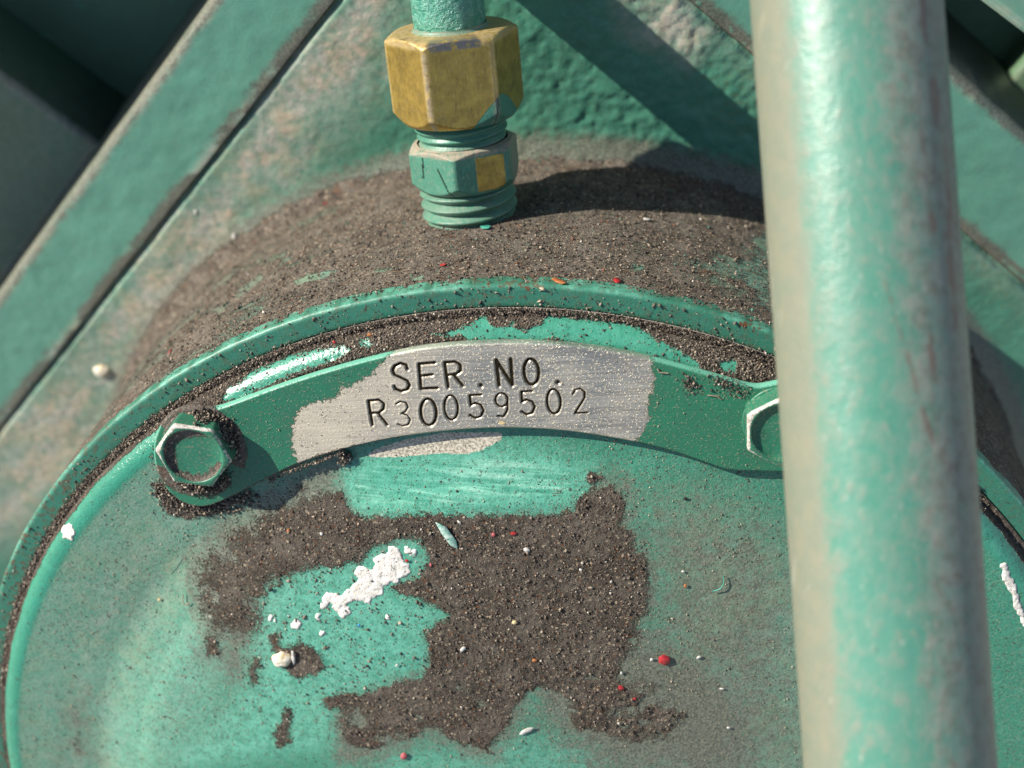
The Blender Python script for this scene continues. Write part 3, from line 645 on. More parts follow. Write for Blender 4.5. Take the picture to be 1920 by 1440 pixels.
# white paint splash on the dish (thick crust)
def cz(P):
    P = np.atleast_2d(P); return prof(np.hypot(P[:, 0], P[:, 1]))
def splash(pts, step=.28, thick=.07, zref=3.6, name='paint_splash', mat=None, seed=3, **kw):
    Q = psurf(pts) if zref > 0 else poly(np.array(pts, float), zref)
    out = []
    for a, b in zip(Q, np.roll(Q, -1, 0)):
        for t in np.arange(0, 1, .1):
            p = a+(b-a)*t; nn = np.array([(b-a)[1], -(b-a)[0]])/ (np.linalg.norm(b-a)+1e-9); out.append(p + nn*(1.0*(vnoise(p[0], p[1], 1.1, seed)-.5) + .55*(vnoise(p[0], p[1], .45, seed+1)-.5)))
    Q = np.array(out)
    return solid_sheet(name, Q, step, lambda P: cz(P)+.16+thick*(.35+.9*fbm(P[:, 0], P[:, 1], 1.3, seed+4, 3))*np.where(fbm(P[:, 0], P[:, 1], 1.0, seed+9, 2) > .68, -1.5, 1), lambda P: cz(P)-.3, mat or M_SPLASH, cover, (0, 0, -5), round_=.25, **kw)
c2 = lambda L: [(380+a/3.84, 900+b/3.84) for a, b in L]
splash(c2([(850, 920), (862, 850), (890, 800), (940, 820), (1010, 830), (1050, 770), (1120, 710), (1090, 650), (1120, 620), (1210, 640), (1250, 610), (1230, 570), (1310, 540), (1350, 480), (1410, 490), (1440, 540), (1440, 580), (1490, 600), (1500, 660), (1420, 700), (1420, 760), (1360, 740),
           (1310, 760), (1300, 840), (1240, 820), (1215, 910), (1150, 880), (1090, 860), (1060, 900), (1070, 960), (1040, 1005), (960, 960), (930, 890), (870, 940)]))
def blob(cx_, cy_, r, n=9, jit=.35):
    g = np.random.default_rng(int(cx_*7+cy_)); return [(cx_+r*(1-jit*g.random())*math.cos(a), cy_+r*(1-jit*g.random())*math.sin(a)) for a in np.linspace(0, 2*math.pi, n, endpoint=False)]
for k, (a, b, r) in enumerate([(1475, 505, 30), (1520, 520, 26), (1535, 590, 12), (620, 978, 20), (675, 1030, 40), (835, 985, 34), (858, 1095, 22), (490, 990, 22), (1335, 985, 14), (520, 1010, 14)]):
    splash(c2(blob(a, b, r)), step=.2, thick=.12, seed=20+k, label=None)
splash(blob(127, 1000, 17, 11)+[], step=.22, thick=.10, zref=-.3, seed=44)
splash([(1876, 1060), (1884, 1058), (1892, 1075), (1912, 1120), (1935, 1180), (1925, 1190), (1905, 1140), (1884, 1090)], step=.25, thick=.08, zref=0, seed=47)

# ================================================================== serial number plate
ZP = 2.0
plate = thing('serial_plate', 'curved metal serial number plate with half its green paint worn off, bolted across the cover', 'serial plate', (0, 109, 0))
OUT = [(424, 762), (504, 732), (587, 704), (671, 680), (754, 660), (800, 652), (850, 647), (906, 644), (960, 643), (1010, 644), (1093, 650), (1160, 660), (1230, 676), (1300, 695), (1360, 712), (1415, 728), (1445, 722), (1475, 716), (1540, 730), (1580, 790), (1570, 850), (1530, 885), (1480, 886), (1365, 883),
       (1345, 876), (1300, 860), (1260, 846), (1200, 831), (1130, 818), (1060, 808), (980, 803), (906, 803), (830, 809), (760, 818), (700, 829), (640, 844), (560, 869), (510, 893), (430, 935), (380, 955), (330, 940), (295, 895), (285, 840), (300, 793), (325, 772), (355, 764), (395, 770)]
Qp = poly(OUT, ZP)
for _ in range(2): Qp = np.stack([.75*Qp+.25*np.roll(Qp, -1, 0), .25*Qp+.75*np.roll(Qp, -1, 0)], 1).reshape(-1, 2)
c5 = lambda L: [(660+a/3.3103, 500+b/3.3103) for a, b in L]
def ell(cx_, cy_, rx, ry, tilt=-4, n=22, a0=0, a1=360):
    t = math.radians(tilt); return [(cx_+rx*math.cos(a)*math.cos(t)-ry*math.sin(a)*math.sin(t), cy_+rx*math.cos(a)*math.sin(t)+ry*math.sin(a)*math.cos(t)) for a in np.radians(np.linspace(a0, a1, n))]
GLYPHS = [('S', .42, .30, [[(345, 640), (335, 612), (300, 602), (265, 618), (252, 645), (265, 674), (305, 692), (342, 710), (357, 738), (343, 764), (305, 775), (272, 762), (262, 742)]]),
          ('E', .42, .30, [[(515, 597), (415, 605), (428, 760), (530, 755)], [(424, 680), (500, 672)]]),
          ('R', .42, .30, [[(597, 752), (575, 597), (640, 592), (672, 612), (674, 645), (648, 668), (587, 676)], [(632, 674), (688, 742)]]),
          ('dot', .55, .4, [[(797, 737), (803, 741)]]),
          ('N', .48, .30, [[(912, 742), (895, 582), (995, 738), (985, 575)]]),
          ('O', .42, .30, [ell(1113, 655, 46, 80)]),
          ('dot', .55, .4, [[(1275, 718), (1281, 722)]]),
          ('R', .38, .28, [[(127, 985), (102, 835), (165, 828), (198, 852), (196, 884), (168, 908), (112, 912)], [(160, 910), (220, 984)]]),
          ('3', .24, .2, [[(275, 852), (300, 838), (335, 845), (348, 872), (332, 900), (308, 912), (342, 922), (362, 952), (348, 982), (312, 990), (285, 977)]]),
          ('0', .40, .30, [ell(475, 905, 48, 82)]),
          ('0', .32, .26, [ell(615, 876, 42, 76)]),
          ('5', .34, .27, [[(803, 796), (730, 800), (737, 862), (765, 848), (800, 860), (817, 895), (800, 932), (765, 942), (732, 922)]]),
          ('9', .30, .25, [ell(928, 828, 38, 42), [(966, 838), (965, 890), (942, 932), (905, 928)]]),
          ('5', .34, .27, [[(1118, 774), (1052, 778), (1056, 840), (1082, 827), (1118, 838), (1134, 870), (1120, 908), (1084, 920), (1053, 900)]]),
          ('0', .33, .27, [ell(1253, 838, 42, 76)]),
          ('2', .26, .24, [[(1372, 792), (1385, 766), (1415, 758), (1444, 780), (1444, 815), (1415, 862), (1384, 912), (1465, 906)]])]
strokes = []
for nm, wdt, dep, ls in GLYPHS:
    for l in ls: strokes.append((wdt, dep, poly(c5(l), ZP)))
def groove(P):
    g = np.zeros(len(P)); ridge = np.zeros(len(P))
    for wdt, dep, L in strokes:
        m = np.where(np.all((P > L.min(0)-1.6) & (P < L.max(0)+1.6), 1))[0]
        if not len(m): continue
        p = P[m]; dm = np.full(len(p), 9.0)
        for a, b in zip(L[:-1], L[1:]): dm = np.minimum(dm, seg_dist(p, a, b))
        dm = dm + .09*(fbm(p[:, 0], p[:, 1], .5, 5, 2)-.5)
        g[m] = np.maximum(g[m], dep*1.25*np.clip(1-dm/wdt, 0, 1)**.7)
        ridge[m] = np.maximum(ridge[m], .09*np.exp(-((dm-wdt-.14)/.16)**2))
    return g, ridge
BARE = poly([(752, 640), (735, 664), (715, 682), (700, 700), (670, 718), (640, 728), (635, 742), (610, 752), (580, 758), (562, 768), (552, 790), (550, 815), (548, 840), (556, 862), (570, 900), (700, 860), (900, 840), (1060, 840), (1180, 840), (1208, 808), (1216, 780), (1214, 755), (1224, 730), (1226, 700), (1218, 660), (1100, 630), (900, 625)], ZP)
BARE_D = poly([(560, 858), (600, 842), (660, 828), (700, 822), (690, 832), (640, 848), (570, 872)], ZP)
def plate_top(P):
    g, rd = groove(P); s = sdf(P, Qp)
    return ZP - g + rd - .30*(1-np.clip(s/.4, 0, 1))**2 + .05*(fbm(P[:, 0], P[:, 1], 16, 101, 2)-.5)
def plate_attr(P):
    g, rd = groove(P); s = sdf(P, Qp); r = np.hypot(P[:, 0], P[:, 1])
    dirt = .62*soft(sdf(P, BARE_D), 1.6)
    bx = np.array([*at(362, 852, ZP)[:2]]); q = P-bx
    dirt = np.maximum(dirt, .9*soft(9.6-np.hypot(q[:, 0]-1.5, q[:, 1]-1.5), 1.8)*sstep(-.2, .4, q[:, 0]*.6+q[:, 1]*.9 > 2.5))
    dirt = np.maximum(dirt, .72*soft(10.5-np.hypot(q[:, 0], q[:, 1]), 2.5)*sstep(-2.5, -5.5, q[:, 1]+.25*q[:, 0]))
    dirt = np.maximum(dirt, .56*sstep(1.0, .1, s)*(r < 108)*(P[:, 0] < -18))
    dirt = np.maximum(dirt, .50*soft(sdf(P, poly([(1270, 700), (1300, 690), (1310, 740), (1290, 745)], ZP)), 1.5))
    dirt = np.maximum(dirt, .52*soft(sdf(P, poly([(1340, 715), (1400, 735), (1400, 760), (1360, 755)], ZP)), 1.8))
    ed = sstep(.36, .08, s)*(r > 109)*(1-.6*soft(sdf(P, BARE), .5))  # upper edge highlight painted in as pale teal
    return dict(bare=soft(sdf(P, BARE), 2.0), groove=np.clip(g/.2, 0, 1), dirt=np.clip(dirt, 0, 1), edge=ed, dust=.62*sstep(4, -36, P[:, 0]))
solid_sheet('plate_body', Qp, .19, plate_top, .35, M_PLATE, plate, (0, 109, 0), plate_attr)
# dark residue lying in each stamped character
for nm, wdt, dep, ls in GLYPHS:
    V = []; Fq = []
    for l in ls:
        L = poly(c5(l), ZP); pts = [L[0]]
        for a, b in zip(L[:-1], L[1:]):
            k = max(1, int(np.linalg.norm(b-a)/.16)); pts += [a+(b-a)*t for t in np.linspace(0, 1, k+1)[1:]]
        pts = np.array(pts); T = np.gradient(pts, axis=0) if len(pts) > 2 else np.tile(pts[-1]-pts[0], (len(pts), 1)); T /= np.linalg.norm(T, axis=1)[:, None]+1e-9
        Nn = np.stack([-T[:, 1], T[:, 0]], 1); b0 = len(V)
        for p, n_ in zip(pts, Nn):
            ww = wdt*(.50+.28*vnoise(p[0], p[1], .5, 9)); sh = -.10*wdt*n_*0
            zc = ZP - dep*1.25*.62
            for t in (-1, -.45, .45, 1): V.append([*(p+n_*ww*t + np.array([-.06, .07])*wdt), zc+(.06 if abs(t) < .9 else .02)+.05*vnoise(p[0]+t, p[1], .3, 4)])
        for q in range(len(pts)-1):
            for t in range(3): Fq.append((b0+q*4+t, b0+q*4+t+1, b0+q*4+t+5, b0+q*4+t+4))
    mk('stamped_character', V, np.array(Fq), M_RESID, plate, (0, 109, 0))

# ================================================================== bolts
def hex_r(az, ap, rot, soften=.06):
    a = (az-rot+math.pi/6) % (math.pi/3) - math.pi/6
    return np.minimum(ap/np.cos(a), ap*1.135)
def bolt(px, py, zb, label, rot, dirt_amt, worn_lit_dir):
    c = at(px, py, zb+4.0); bx, by = c[0], c[1]; base = (bx, by, zb)
    t = thing('hex_bolt', label, 'bolt', base, 'hex bolts that hold the serial plate')
    az = np.linspace(0, 2*math.pi, 121)[:-1]
    rings = [(1, 0, 0, 0), (1, 0, 3.4, 0), (1, 0, 3.9, .15), (.985, 0, 4.15, .75), (.955, 0, 4.5, 1.0), (.935, 0, 4.62, .85), (0, 6.05, 4.66, .35), (0, 5.75, 4.6, .1), (0, 5.6, 4.35, 0), (0, 5.45, 3.95, 0), (0, 5.1, 3.72, 0), (0, 2.5, 3.74, 0), (0, .3, 3.76, 0)]
    V = []; W = []; Dd = []
    for hx, r0, zr, wn in rings:
        rr_ = hx*hex_r(az, 6.6, rot) if hx else np.full(120, r0)
        rr_ = rr_*(1+.012*np.sin(az*3+1))
        xx = bx+rr_*np.cos(az); yy = by+rr_*np.sin(az); nz = .10*(fbm(xx, yy, 1.2, 131, 2)-.5)
        V.append(np.stack([xx, yy, np.full(120, zb+zr)+nz], 1))
        fc = np.cos(az-worn_lit_dir); W.append(wn*(.56+.34*sstep(.1, .8, fc)));  # worn chamfer, brightened to the upper left as a painted sun highlight
        inner = .95 if (hx == 0 and 4.2 < r0 < 5.7) else .25
        lowside = sstep(-.2, .6, np.cos(az-math.radians(-60)))
        Dd.append(dirt_amt*np.clip((inner*(.30+.50*sstep(-.5, .7, np.cos(az-math.radians(140)))+.35*sstep(.3, .9, np.cos(az-math.radians(-70)))) if hx == 0 else .62*lowside), 0, 1)*(0.25 if r0 < 1 else 1))
    V = np.concatenate(V); F = grid_faces(len(rings), 120, True)
    cap = [(len(rings)-1)*120+q for q in range(120)]
    mk('bolt_head', V, [F, cap], M_BOLT, t, base, dict(worn=np.concatenate(W), dirt=np.concatenate(Dd)))
    wr = [(6.2, -1.0), (7.1, -1.0), (7.2, .05), (7.1, .25), (6.9, .3), (5.5, .3)]
    V = np.concatenate([np.stack([bx+r*np.cos(az), by+r*np.sin(az), np.full(120, zb+zz_)], 1) for r, zz_ in wr])
    mk('washer', V, grid_faces(len(wr), 120, True), M_BOLT, t, base, dict(dirt=np.full(len(V), .62*dirt_amt), worn=np.zeros(len(V))))
    return base
B1 = bolt(363, 853, ZP, 'grimy hex bolt at the left end of the serial plate, dirt heaped around its head', .35, 1.0, math.radians(125))
B2 = bolt(1468, 809, ZP, 'cleaner hex bolt at the right end of the serial plate, half behind the vertical pipe', .0, .12, math.radians(140))

# ================================================================== tube fitting
AX0 = np.array([-9.0, 125.7, -44.0]); AXD, AZ0, AZ9 = frame_of([-.03, 1, -.02])
def axp(s, r, a): return AX0 + np.multiply.outer(s, AXD) + (r*np.cos(a))[..., None]*AZ0 + (r*np.sin(a))[..., None]*AZ9
fit = thing('compression_fitting', 'brass compression fitting with bare nut above green painted hex and threads, standing on the boss', 'pipe fitting', AX0)
AZN = 240; az = np.linspace(-math.pi, math.pi, AZN+1)[:-1]
def hexr(az, corner, edge_az):
    a = (az-edge_az) % (math.pi/3) - math.pi/6; r = corner*math.cos(math.pi/6)/np.cos(a); return np.minimum(r, corner*.985)
def hex_part(name, s0, s1, corner, edge, rin_bot, rin_top, ch_b, ch_t, paint_fn, extra=None):
    ap = corner*math.cos(math.pi/6); ss = []
    rows = []
    rows.append(np.stack([np.full(AZN, s0), np.full(AZN, rin_bot)], 1))
    body = np.linspace(s0, s1, 64)
    hr = hexr(az, corner, edge)
    for s in body:
        lim_t = ap*.99 + (s1-s)/ch_t; lim_b = ap*.97 + (s-s0)/ch_b      # 30 degree chamfers
        rows.append(np.stack([np.full(AZN, s), np.minimum(hr, np.minimum(lim_t, lim_b))], 1))
    for k in np.linspace(.12, 1, 5): rows.append(np.stack([np.full(AZN, s1+ .25*k), rows[-1][:, 1]*(1-k*.0)*(1-.0)+ (rin_top-rows[-1][:, 1])*k], 1))
    R = np.array(rows); A = np.tile(az, (len(rows), 1))
    V = axp(R[..., 0], R[..., 1], A)
    at_ = paint_fn(A, R[..., 0], R[..., 1], hr)
    return mk(name, V.reshape(-1, 3), grid_faces(len(rows), AZN, True)[:, ::-1], M_BRASS, fit, AX0, at_)
DEG = math.pi/180
def nut_attr(A, S, R, hr):
    a = A/DEG
    # remaining paint: lower right of the front face and part of the next one
    top = np.interp(a, [15, 43, 52, 66, 78, 95], [20.0, 26.6, 27.0, 25.6, 23.2, 20.0])
    sd = np.where((a > 14) & (a < 95), np.minimum(top-S, 4), -4.0)
    paint = soft(sd, 1.5)
    edge = np.abs(((A-13*DEG-30*DEG) % (60*DEG)) - 0); edge = np.minimum(edge, 60*DEG-edge)/DEG
    dust = .55*sstep(36.6, 37.6, S)*(1-sstep(36.6, 37.1, S)*sstep(38.9, 38.4, S)*sstep(27, 22, np.abs(a-10))) + .5*sstep(5, 1, edge)*(S < 37) + .12
    worn = 1.0*(sstep(36.6, 37.1, S)*sstep(38.9, 38.4, S)*sstep(27, 22, np.abs(a-10))) + .5*sstep(3, .5, np.abs(a+17))*(S < 37)
    ck = np.where((np.abs(a-43.0-.8*np.sin(S)) < .8) & (S < 26.5), .7, 0)
    return dict(paint=paint, dust=np.clip(dust, 0, 1), worn=worn, crack=ck)
hex_part('coupling_nut', 21.0, 38.6, 13.6, -17*DEG, 9.0, 7.4, 1.2, .55, nut_attr)
def body_attr(A, S, R, hr):
    a = A/DEG
    sd = np.minimum(np.minimum(a-20, 52-a)*.19, np.minimum(S-7.6, 14.6-S))
    bare = soft(sd + .0, 1.2)
    sd2 = np.minimum(3.5-np.abs(a+35)*.3, 8.4-S); bare = np.maximum(bare, soft(sd2, 2)*.58)
    c1 = np.abs(a+47-1.5*np.sin((S-11)*.5)) < .9; c2_ = np.abs(a+22+(S-12)*2.6) < .8
    ck = (c1 & (S > 10.5) & (S < 14.8)) | (c2_ & (S > 6.5) & (S < 13))
    dust = .15 + .85*sstep(14.6, 15.4, S) + .55*sstep(60, 85, a)
    return dict(paint=1-bare, dust=np.clip(dust, 0, 1), worn=A*0, crack=ck.astype(float))
hex_part('hex_body', 6.9, 15.9, 11.9, -3*DEG, 9.3, 9.4, 1.1, .62, body_attr)
def turned(name, prof_fn, s0, s1, ns, dustv, pitch=0, lead=0):
    s = np.linspace(s0, s1, ns); S, A = np.meshgrid(s, az, indexing='ij'); R = prof_fn(S, A)
    V = axp(S, R, A)
    return mk(name, V.reshape(-1, 3), grid_faces(ns, AZN, True)[:, ::-1], M_BRASS, fit, AX0, dict(paint=np.ones(S.size), dust=np.full(S.size, 0)+dustv(S, A).ravel(), worn=np.zeros(S.size), crack=np.zeros(S.size)))
def th(S, A, r0, dep, pitch):
    ph = ((S - A/(2*math.pi)*pitch)/pitch) % 1.0; return r0 - dep*(1-np.minimum(1, 2.3*np.minimum(ph, 1-ph)))
turned('thread', lambda S, A: th(S, A, 10.0, 1.25, 2.4)-.25*sstep(5.5, 6.9, S), -1.0, 7.0, 90, lambda S, A: .28+.3*sstep(.3, .9, np.sin(A-1.2)))
turned('neck', lambda S, A: th(S, A, 9.55, .6, 1.7)-.5*sstep(19, 16.5, S), 15.2, 22.0, 70, lambda S, A: .12+.5*sstep(17, 15.8, S))
turned('nut_collar', lambda S, A: 7.3+.7*sstep(39.4, 38.4, S)+.12*(fbm(A*7, S, 1.5, 141)-.5), 38.0, 39.6, 8, lambda S, A: .5+0*S)

# feed tube above the nut: its unseen bend is shaped to drop its shadow on the casting
pts = []
for s in np.linspace(36.5, 46.5, 22): pts.append(AX0+AXD*s)
d = AXD.copy(); tgt = np.array([-.35, .62, -.70]); tgt /= np.linalg.norm(tgt); p = pts[-1].copy()
for k in range(26):
    f = sstep(0, 1, (k+1)/6); dd = AXD*(1-f)+tgt*f; dd /= np.linalg.norm(dd); p = p+dd*1.6; pts.append(p.copy())
for k in range(30): p = p + tgt*3; pts.append(p.copy())
pts = np.array(pts)
def sweep(name, pts, rad, mat, n=96, rfn=None, attr_fn=None, **kw):
    T = np.gradient(pts, axis=0); T /= np.linalg.norm(T, axis=1)[:, None]; V = []; up = np.array([0, 0, 1.0]); a = np.linspace(-math.pi, math.pi, n+1)[:-1]
    tot = np.concatenate([[0], np.cumsum(np.linalg.norm(np.diff(pts, axis=0), axis=1))])
    for p, t, l in zip(pts, T, tot):
        z_ = up-t*(up@t); z_ /= np.linalg.norm(z_); x_ = np.cross(t, z_)
        r = rad + (rfn(a, l) if rfn else 0)
        V.append(p + (r*np.cos(a))[:, None]*z_ + (r*np.sin(a))[:, None]*x_)
    A, L = np.meshgrid(a, tot, indexing='xy')
    return mk(name, np.concatenate(V), grid_faces(len(pts), n, True)[:, ::-1], mat, None, pts[0], attr_fn(A, L) if attr_fn else None, **kw)
sweep('feed_tube', pts, 7.2, M_TUBE, rfn=lambda a, l: .35*(fbm(a*7.2, np.full_like(a, l), 2.0, 151, 3)-.5), label='lumpy green painted tube rising out of the top of the brass nut', cat='tube')

# ================================================================== the pipe in front
def at_depth(px, py, dep): q = np.array([(px-960)/FPX, -(py-720)/FPX, -1.0])*dep; return CAM + q @ RM
DP = 222.0
EA = at_depth(1478, -1300, DP); EB = at_depth(1772, 2800, DP); E0 = at_depth(1560, -420, DP); E1 = at_depth(1585, 0, DP); E2 = at_depth(1637, 720, DP); E3 = at_depth(1686, 1440, DP); E4 = at_depth(1712, 1860, DP)
pts = []
for a, b, k in ((EA, E0, 40), (E0, E1, 60), (E1, E2, 150), (E2, E3, 150), (E3, E4, 60), (E4, EB, 40)): pts += [a+(b-a)*t for t in np.linspace(0, 1, k, endpoint=False)]
pts = np.array(pts)
for _ in range(60): pts[1:-1] = .5*pts[1:-1]+.25*(pts[2:]+pts[:-2])
# azimuth is measured from cover +z; the camera sees the pipe from azimuth ~ -22 deg
def pipe_attr(A, L):
    L = L - np.linalg.norm(E0-EA)
    a = A/DEG - PA
    a = (a+180) % 360 - 180
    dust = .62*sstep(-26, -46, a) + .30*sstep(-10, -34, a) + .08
    grime = .56*sstep(2, 32, a)*sstep(110, 90, a)  # right side: grime that also carries the painted fill light
    lin = np.exp(-((a - np.interp(L, [75, 88, 104], [6, 18, 32]))/2.6)**2)*sstep(72, 76, L)*sstep(107, 103, L)
    rust = .10*sstep(5, 30, a) + .16*sstep(18, 48, a)*sstep(125, 85, L) + .42*lin
    for ca, cl_, sa, sl, k in ((48, 42, 3, 5, .5), (54, 53, 4, 4, .55), (44, 72, 4, 3, .4), (-4, 71, 4, 2.5, .3), (40, 60, 2, 9, .3), (30, 50, 3, 6, .3), (-14, 46, 5, 2, .2), (58, 80, 3, 10, .4), (5, 100, 6, 4, .22), (62, 66, 3, 12, .35), (20, 118, 4, 5, .2), (36, 92, 4, 4, .4)):
        rust = rust + k*np.exp(-((a-ca)/sa)**2-((L-cl_)/sl)**2)
    return dict(dust=dust, grime=grime, rust=rust)
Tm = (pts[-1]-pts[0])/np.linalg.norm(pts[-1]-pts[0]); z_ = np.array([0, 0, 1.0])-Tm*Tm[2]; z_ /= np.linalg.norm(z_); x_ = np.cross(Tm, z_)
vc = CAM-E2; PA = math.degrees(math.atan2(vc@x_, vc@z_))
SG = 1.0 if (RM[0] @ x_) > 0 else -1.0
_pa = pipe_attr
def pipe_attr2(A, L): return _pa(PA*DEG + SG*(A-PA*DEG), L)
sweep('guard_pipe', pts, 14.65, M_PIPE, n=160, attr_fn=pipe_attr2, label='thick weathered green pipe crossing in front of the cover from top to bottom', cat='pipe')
# ================================================================== loose flakes, each one a thing
def surf(px, py, where):
    if where == 'boss':
        q = at_cyl(px, py, 126.15); n_ = np.array([q[0], q[1], 0])/np.hypot(q[0], q[1]); return q, n_
    if where == 'house':
        uv_ = at_house(px, py, .6); h_, _ = cast_height(np.array([uv_[0]]), np.array([uv_[1]])); return hpos(uv_[0], uv_[1], h_[0]).reshape(3), HN
    zr = ZP if where == 'plate' else -4.4 if where == 'band' else None
    if zr is None:
        zr = 1.0
        for _ in range(4):
            q = at(px, py, zr); zr = float(prof(np.array([np.hypot(q[0], q[1])]))[0]) + .30
    q = at(px, py, zr); return q, np.array([0, 0, 1.0])
def flake(name, px, py, wpx, hpx, ang, where, mat, label, cat, thick=.25, curl=.25, n=6, lift=.1, group=None, seed=None):
    "a small irregular chip about wpx x hpx photo pixels, lying on the surface"
    g = np.random.default_rng(seed or int(px*13+py)); q, n_ = surf(px, py, where)
    t1 = np.cross(n_, RM[2]); 
    ex = RM[0]-n_*(RM[0]@n_); ex /= np.linalg.norm(ex); ey = np.cross(n_, ex)
    k = .105; fore = max(.35, abs(n_ @ RM[2])); a = np.linspace(0, 2*math.pi, n, endpoint=False)
    rad = 1.08-.42*g.random(n); lx = .5*wpx*k*rad*np.cos(a); ly = .5*hpx*k*rad*np.sin(a)
    c, s = math.cos(math.radians(ang)), math.sin(math.radians(ang)); X, Y = lx*c-ly*s, (lx*s+ly*c)/fore
    cu = curl*(lx**2)/(.5*wpx*k)
    V = []
    for zz_, sc in ((0, .97), (thick*.3, 1.0), (thick*.5, .96)):
        for i_ in range(n): V.append(q + ex*X[i_]*sc + ey*Y[i_]*sc + n_*(lift+zz_+cu[i_]*1.0+.04*g.random()))
    V.append(q+n_*(lift+thick*.5)); V.append(q+n_*(lift-.02)); m = n
    F = [grid_faces(3, m, True)]
    F += [[2*m+i_, 2*m+(i_+1) % m, 3*m] for i_ in range(m)] + [[(i_+1) % m, i_, 3*m+1] for i_ in range(m)]
    return mk(name, V, F, mat, None, q, smooth=False, label=label, cat=cat, group=group)
